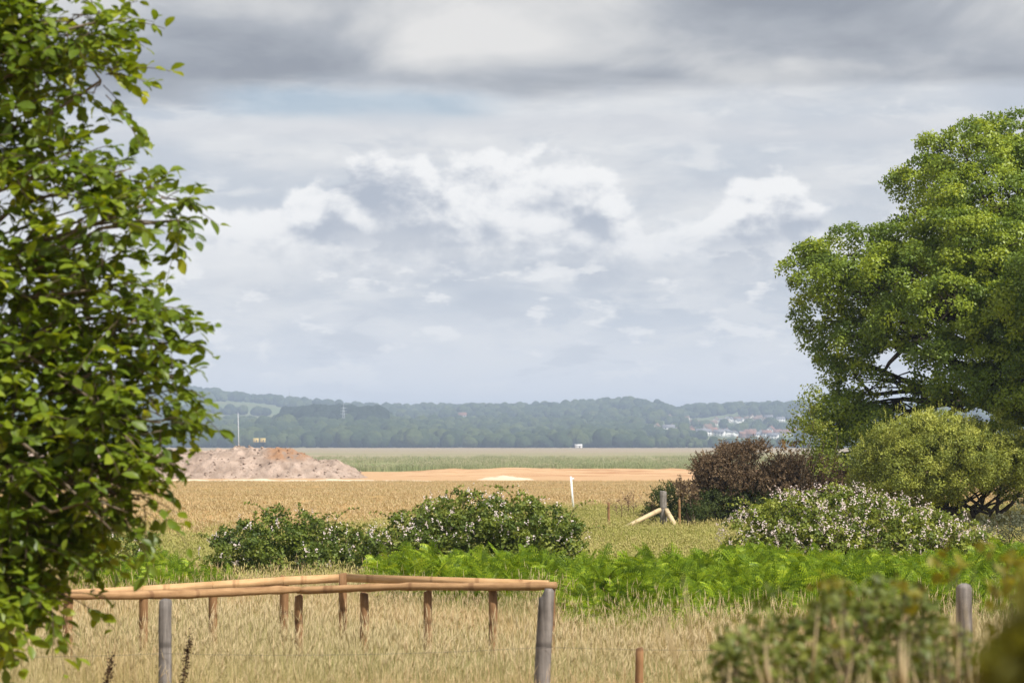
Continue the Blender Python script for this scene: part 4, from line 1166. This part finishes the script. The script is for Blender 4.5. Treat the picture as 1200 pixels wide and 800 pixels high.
bramble('lower bramble thicket with few white flowers nearer the overhanging leafy tree', 48.5, [(330, 632, 38, 30, 0, .8), (290, 645, 36, 26, 0, .7), (375, 640, 34, 24, 0, .7), (410, 650, 34, 22, 0, .7), (262, 655, 24, 18, 0, .5), (340, 658, 60, 22, -.5, .7), (438, 655, 22, 18, 0, .5)], 345, M_bram, 230, 44, None, 13)
bramble('broad pale bramble thicket thick with pinkish white blossom under the willow', 52, [(930, 622, 52, 34, 0, .9), (985, 612, 52, 32, 0, 1), (1040, 622, 52, 30, 0, .9), (1090, 630, 44, 24, 0, .8), (888, 634, 36, 28, -.1, .7), (960, 645, 60, 26, -.6, .8), (1040, 650, 60, 22, -.6, .8), (1130, 640, 34, 18, -.2, .7), (1100, 655, 50, 18, -.5, .6)], 1000, M_bram_l, 1650, 70, [1.6, 1.7, 1.1, .6, 1.2, 1.3, .8, .4, .4])
bramble('small bramble with pale blossom half hidden behind the overhanging tree', 49, [(130, 640, 36, 22, 0, .7), (90, 632, 40, 30, 0, .8), (165, 650, 20, 14, 0, .5)], 120, M_bram, 40, 8, None, 12)

# --- leafy tree reaching in from the left
LD = 12.0
M_ltree = leaf_mat('broad_leaf', [(0.0, (0.070, 0.12, 0.012)), (0.45, (0.15, 0.22, 0.018)), (0.8, (0.27, 0.34, 0.024)), (0.95, (0.42, 0.43, 0.04)), (1.0, (0.44, 0.30, 0.08))], .45, (1.3, 1.2, .4), .42, .4)
lb0 = np.array((P(-420, 600, LD + .6)[0], LD + .6, float(gz(LD + .6))))
lt = thing('broadleaf_tree', 'leafy broad leaved tree overhanging the pen with oval green leaves', 'tree', lb0)
specs = [(45, 60, 70, 70, .3, .5), (115, 60, 42, 55, .2, .32), (140, 25, 26, 22, .2, .2), (140, 95, 20, 22, .1, .18), (20, 190, 95, 75, .2, .5), (110, 190, 48, 40, .0, .3), (165, 205, 26, 20, .2, .18), (205, 235, 40, 20, .1, .18), (232, 258, 18, 14, .1, .12), (160, 265, 42, 32, -.2, .3),
         (60, 310, 85, 65, .0, .5), (140, 340, 55, 42, -.2, .35), (185, 372, 34, 28, -.3, .25), (222, 402, 18, 16, -.2, .14), (70, 430, 85, 65, -.1, .5), (160, 430, 55, 42, -.3, .35), (205, 450, 30, 28, -.2, .2), (210, 495, 26, 26, -.3, .2), (150, 505, 55, 42, -.3, .35), (195, 540, 30, 24, -.2, .2),
         (55, 545, 85, 60, -.2, .5), (145, 575, 46, 32, -.4, .3), (185, 585, 16, 16, -.3, .12), (50, 630, 75, 48, -.3, .4), (105, 635, 26, 24, -.3, .2), (30, 685, 55, 34, -.4, .3), (80, 690, 28, 20, -.4, .2), (5, 720, 24, 18, -.4, .2), (10, 20, 80, 60, .3, .5)]
off = [(-110, 60, 110, 110, .4, .6), (-110, 260, 110, 110, .4, .6), (-110, 460, 110, 110, .2, .6), (-100, 640, 90, 70, 0, .5), (-300, 100, 140, 140, .5, .8), (-300, 380, 140, 140, .4, .8), (-300, 620, 120, 80, .2, .6), (-150, -130, 150, 110, .5, .7), (30, -80, 110, 80, .3, .5), (-420, -200, 200, 140, .8, .9), (-560, 150, 150, 160, .6, .8), (-560, 450, 150, 140, .6, .8)]
ll = wlobes([(a - 22 - (12 if c_ > 40 else 0), b_, c_, d_, e_, f_) for a, b_, c_, d_, e_, f_ in specs], LD); lo = wlobes(off, LD)
tw = MB(); lf = MB(); picks = []
def sprays(lobes, dens, cap_n):
    for (cen, rad) in lobes:
        rad = np.array(rad)
        ns = max(4, int(np.prod(rad) ** (2 / 3) * dens))
        c_, d__ = shell_points(cen, rad, ns, .15, .88, .1)
        for q in range(ns):
            hd = unit(d__[q] * np.array((1, .8, .6)) + np.array((.18, -.1, .05)) + rng.normal(size=3) * .45)
            L = rng.uniform(.14, .34); n = 7
            tt = np.linspace(0, 1, n)[:, None]
            pts = c_[q] + hd * L * tt - np.array((0, 0, .30)) * L * tt ** 2
            tw.tube(pts, np.linspace(.0032, .0014, n), 4, cap=False)
            k = rng.integers(8, 14); t_ = np.sort(rng.uniform(.15, 1, k)); t_[-1] = 1
            ip = np.stack([np.interp(t_, tt[:, 0], pts[:, a]) for a in range(3)], 1)
            sd_ = np.where(np.arange(k) % 2 == 0, 1, -1)[:, None]
            perp = unit(np.cross(hd, (0, 0, 1)))
            ax = unit(hd * rng.uniform(.3, .9, (k, 1)) + perp * sd_ * .8 + np.array((0, 0, -.25)) + rng.normal(size=(k, 3)) * .35)
            nr = unit(np.array((0, -.15, 1)) + rng.normal(size=(k, 3)) * .42)
            Lf = rng.uniform(.045, .10, k); tn = np.clip(rng.normal(.42, .22) + rng.normal(0, .14, k), 0, 1)
            ip = ip + ax * .010
            if len(picks) < cap_n and dens > 200:
                picks.append((ip, ax, nr, Lf, tn, c_[q][0]))
            else:
                leaves(lf, ip, ax, nr, Lf, Lf * .56, 'ovate', tn)
vis = sorted(ll, key=lambda z: -(z[0][0] + z[1][0]))
# the outermost sprays are kept leaf by leaf
outer = [z for z in vis[:9]]
rest = vis[9:]
sprays(outer, 760, 10 ** 6)
pk = sorted(picks, key=lambda z: -z[5])
singles = []
for (ip, ax, nr, Lf, tn, _) in pk:
    if len(singles) + len(ip) <= 300:
        singles += list(zip(ip, ax, nr, Lf, tn))
    else:
        leaves(lf, ip, ax, nr, Lf, Lf * .56, 'ovate', tn)
zc = P(0, 370, LD)[2]
sprays([z for z in rest if z[0][2] < zc], 1050, 0)
sprays([z for z in rest if z[0][2] >= zc], 700, 0)
sprays(lo, 150, 0)
crown = obj('crown', lf.mesh('crown', M_ltree, origin=lb0), lt); crown['kind'] = 'stuff'
leaf_me = []
for k in range(10):
    b = MB(); leaves(b, np.zeros((1, 3)), np.array([(1.0, 0, 0)]), np.array([(0.0, 0, 1)]), 1.0, .52 + .01 * k, 'ovate', (k + .5) / 11.5)
    leaf_me.append(b.mesh('leaf', M_ltree))
for (ip, ax, nr, Lf, tn) in singles:
    o = obj('leaf', leaf_me[min(9, int(tn * 10))], lt)
    X = unit(ax); Yv = -unit(np.cross(X, nr)); Zv = np.cross(X, Yv)
    o.matrix_local = Matrix.Translation(Vector(ip - lb0)) @ Matrix((X, Yv, Zv)).transposed().to_4x4() @ Matrix.Scale(Lf, 4)
wd = MB()
tt_ = lb0 + np.array((.1, 0, 2.2))
wd.tube([lb0 + (0, 0, -.3), lb0 + (0, 0, .2), lb0 + (.05, 0, 1.2), tt_, tt_ + (.1, .1, 1.5), tt_ + (.2, .1, 3)], (.20, .16, .13, .11, .08, .04), 10, wob=.06)
for (cen, rad) in ll + lo:
    st_ = lb0 + (tt_ - lb0) * rng.uniform(.5, 1) + np.array((0, 0, max(0, (cen[2] - tt_[2]) * .5)))
    pth = bent(st_, cen, .05, 9, .03); wd.tube(pth, np.linspace(.028, .007, 9), 6)
    for k in range(4):
        e_, _ = shell_points(cen, rad, 1, .5, .9); wd.tube(bent(pth[rng.integers(5, 9)], e_[0], .02, 5, .08), np.linspace(.007, .0025, 5), 4)
for pp in ([(60, 410, 11.7), (110, 470, 11.6), (160, 525, 11.5), (205, 545, 11.6)], [(-20, 480, 11.6), (40, 530, 11.5), (100, 590, 11.4), (130, 620, 11.4)], [(0, 395, 11.7), (70, 440, 11.6), (150, 500, 11.6)], [(10, 560, 11.5), (60, 600, 11.4), (110, 585, 11.4), (150, 600, 11.4)]):
    wd.tube([P(*q) for q in pp], np.linspace(.010, .004, len(pp)), 6)
obj('trunk', wd.mesh('trunk', M_bark_light, True, lb0), lt)
obj('twigs', tw.mesh('twigs', M_twig, origin=lb0), lt)['kind'] = 'stuff'

# --- out of focus shrubs close to the camera on the right
M_fgl = leaf_mat('foreground_leaf', [(0.0, (0.055, 0.078, 0.014)), (0.5, (0.125, 0.155, 0.026)), (1.0, (0.25, 0.26, 0.05))], .30, (1.2, 1.15, .5), .5, .3)
M_olive = leaf_mat('olive_leaf', [(0.0, (0.10, 0.10, 0.010)), (0.5, (0.17, 0.165, 0.014)), (1.0, (0.27, 0.25, 0.04))], .35, (1.2, 1.1, .4), .5, .3)
simple_bush('foreground_bramble', 'low dark leafy bramble among tall dry grass before the grey post', 'bramble', 6.3,
            [(915, 752, 48, 34, 0, .3), (975, 732, 46, 34, 0, .3), (1035, 725, 46, 28, .2, .3), (870, 785, 40, 30, -.1, .25), (960, 790, 70, 40, -.2, .35), (1075, 765, 46, 36, -.1, .3), (1140, 780, 50, 36, 0, .35), (1000, 698, 34, 12, .1, .12), (1060, 702, 30, 10, .2, .1), (850, 765, 16, 14, 0, .12)], M_fgl, 88, 13, .055, .028, .021, 'fold', (.1, .85), M_twig, 1000, stems=10, inner=.3, hollow=.5, stem_r=.006)
simple_bush('foreground_shrub', 'loose yellowish shrub blurred at the right end of the bracken', 'shrub', 5.6,
            [(1175, 664, 44, 16, 0, .14), (1215, 720, 36, 40, 0, .2), (1125, 662, 30, 9, .1, .1), (1190, 700, 26, 22, .2, .15), (1250, 680, 50, 50, 0, .3), (1070, 692, 30, 10, .3, .1), (970, 692, 30, 8, .5, .1)], M_olive, 100, 4, .035, .036, .022, 'fold', (.2, .9), M_twig, 1260, stems=5, inner=.3, hollow=.5, stem_r=.003)
simple_bush('foreground_sprig', 'olive green leaf sprig very close and wholly blurred in the corner', 'shrub', 1.75,
            [(1212, 785, 26, 34, 0, .03), (1240, 750, 28, 36, 0, .035), (1195, 812, 24, 24, 0, .03), (1250, 800, 40, 50, .05, .04)], M_olive, 4200, 9, .010, .026, .016, 'fold', (.0, .45), M_twig, 1250, stems=4, inner=.5, hollow=.4, stem_r=.0015)
# tall grass in front of and between those shrubs
M_tall = grass_mat('tall_grass', [(0.0, (0.13, 0.15, 0.04)), (0.4, (0.26, 0.24, 0.09)), (0.7, (0.38, 0.31, 0.15)), (1.0, (0.50, 0.39, 0.23))], (0.38, 0.27, 0.15), 0.8, 0.4)
G_tall = [grass_proto('tall_tuft', 13, .16, .70, 1.35, .0065, .18, .5, M_tall, 80 + k, .16, .0042) for k in range(5)]
px_ = np.concatenate([rng.uniform(850, 1190, 90), rng.uniform(1000, 1170, 70)]); d = rng.uniform(5.2, 7.2, 160)
put_grass('tall_grass', G_tall, (px_ - 600) * d / F, d, rng.uniform(.84, 1.10, 160), M_tall, 'tall blurred straw stems rising among the foreground bramble', tilt=.05)

# --- dark dock stalks in the grass
M_dock = leaf_mat('dock_seed', [(0.0, (0.030, 0.016, 0.010)), (1.0, (0.085, 0.045, 0.025))], .1, (1, 1, 1), .8, .1)
def dock(px_, top_y, d, label, leanx=.1):
    g0 = float(gz(d)); tp = P(px_, top_y, d); b0 = np.array((tp[0] - leanx, d, g0)); t = thing('dock_plant', label, 'plant', b0)
    tt = np.linspace(0, 1, 9)[:, None]; pts = (tp - b0) * tt; pts[:, 0] = leanx * tt[:, 0] ** 1.5
    b = MB(); b.tube(pts, np.linspace(.005, .002, 9), 5); obj('stem', b.mesh('stem', M_twig), t)
    b = MB()
    for f in (.62, .72, .80, .88, .95):
        c_ = np.array([np.interp(f, tt[:, 0], pts[:, a]) for a in range(3)]); n = 70
        leaves(b, c_ + rng.normal(size=(n, 3)) * np.array((.011, .011, .026)), rdir(n), rdir(n), .014, .012, 'rhomb', rng.uniform(0, 1, n))
    obj('seed_head', b.mesh('seed_head', M_dock), t)['kind'] = 'stuff'
    b = MB(); n = 8; leaves(b, np.array([pts[2]] * n), rdir(n) + (0, 0, .4), rdir(n) + (0, 0, 1.0), .14, .05, 'ovate', rng.uniform(0, .6, n)); obj('leaf', b.mesh('leaf', M_fgl), t)
dock(223, 745, 15.5, 'dark brown dock seed stalk in grass beside the thinner grey post', .10)
dock(132, 768, 14.5, 'dark green dock stalk in dry grass below the overhanging tree', .12)

# --- dry weed stalks by the braced post
M_weed = leaf_mat('dry_weed', [(0.0, (0.14, 0.085, 0.055)), (1.0, (0.30, 0.19, 0.12))], .15, (1, 1, 1), .8, .1)
def weed(px_, top_y, d, label, n_br=7):
    g0 = float(gz(d)); tp = P(px_, top_y, d); b0 = np.array((tp[0], d, g0)); H = tp[2] - g0; t = thing('dry_weed', label, 'weed', b0, 'dry weeds in the meadow')
    b = MB(); s_ = MB(); b.tube([(0, 0, -.05), (.02, 0, H * .5), (0, 0, H)], (.014, .010, .005), 4)
    for k in range(n_br):
        z = H * rng.uniform(.35, .9); e_ = np.array((rng.normal(0, .22), rng.normal(0, .2), z + rng.uniform(.1, .35)))
        b.tube(bent((0.01, 0, z), e_, .0, 4, .03), np.linspace(.007, .003, 4), 3); n = 14
        leaves(s_, e_ + rng.normal(size=(n, 3)) * .04, rdir(n), rdir(n), .05, .03, 'rhomb', rng.uniform(0, 1, n))
    obj('stem', b.mesh('stem', M_weed), t); obj('seed_head', s_.mesh('seed_head', M_weed), t)['kind'] = 'stuff'
for a in ((736, 578, 85), (728, 586, 84), (742, 588, 86), (722, 590, 83.5)):
    weed(*a, 'dry reddish brown weed stalk in the meadow between stake and braced post')

# ------------------------------------------------------------------ haze
hz = bpy.data.materials.new('haze'); hz.use_nodes = True; hz.node_tree.nodes.clear(); g = NT(hz.node_tree)
pv = g.new('ShaderNodeVolumePrincipled'); pv.inputs['Color'].default_value = (0.64, 0.775, 1.0, 1)
pv.inputs['Density'].default_value = 0.000195; pv.inputs['Anisotropy'].default_value = 0.0
ho = g.new('ShaderNodeOutputMaterial'); g.t.links.new(pv.outputs[0], ho.inputs['Volume'])
b = MB(); z0, z1 = CAMZ - 8.5, 132.0
b.box(0, 7000, (z0 + z1) / 2, 26000, 15000, z1 - z0)
tag(obj('haze', b.mesh('haze', hz)), 'thin pale blue haze in the air over the whole view', 'haze', kind='stuff')
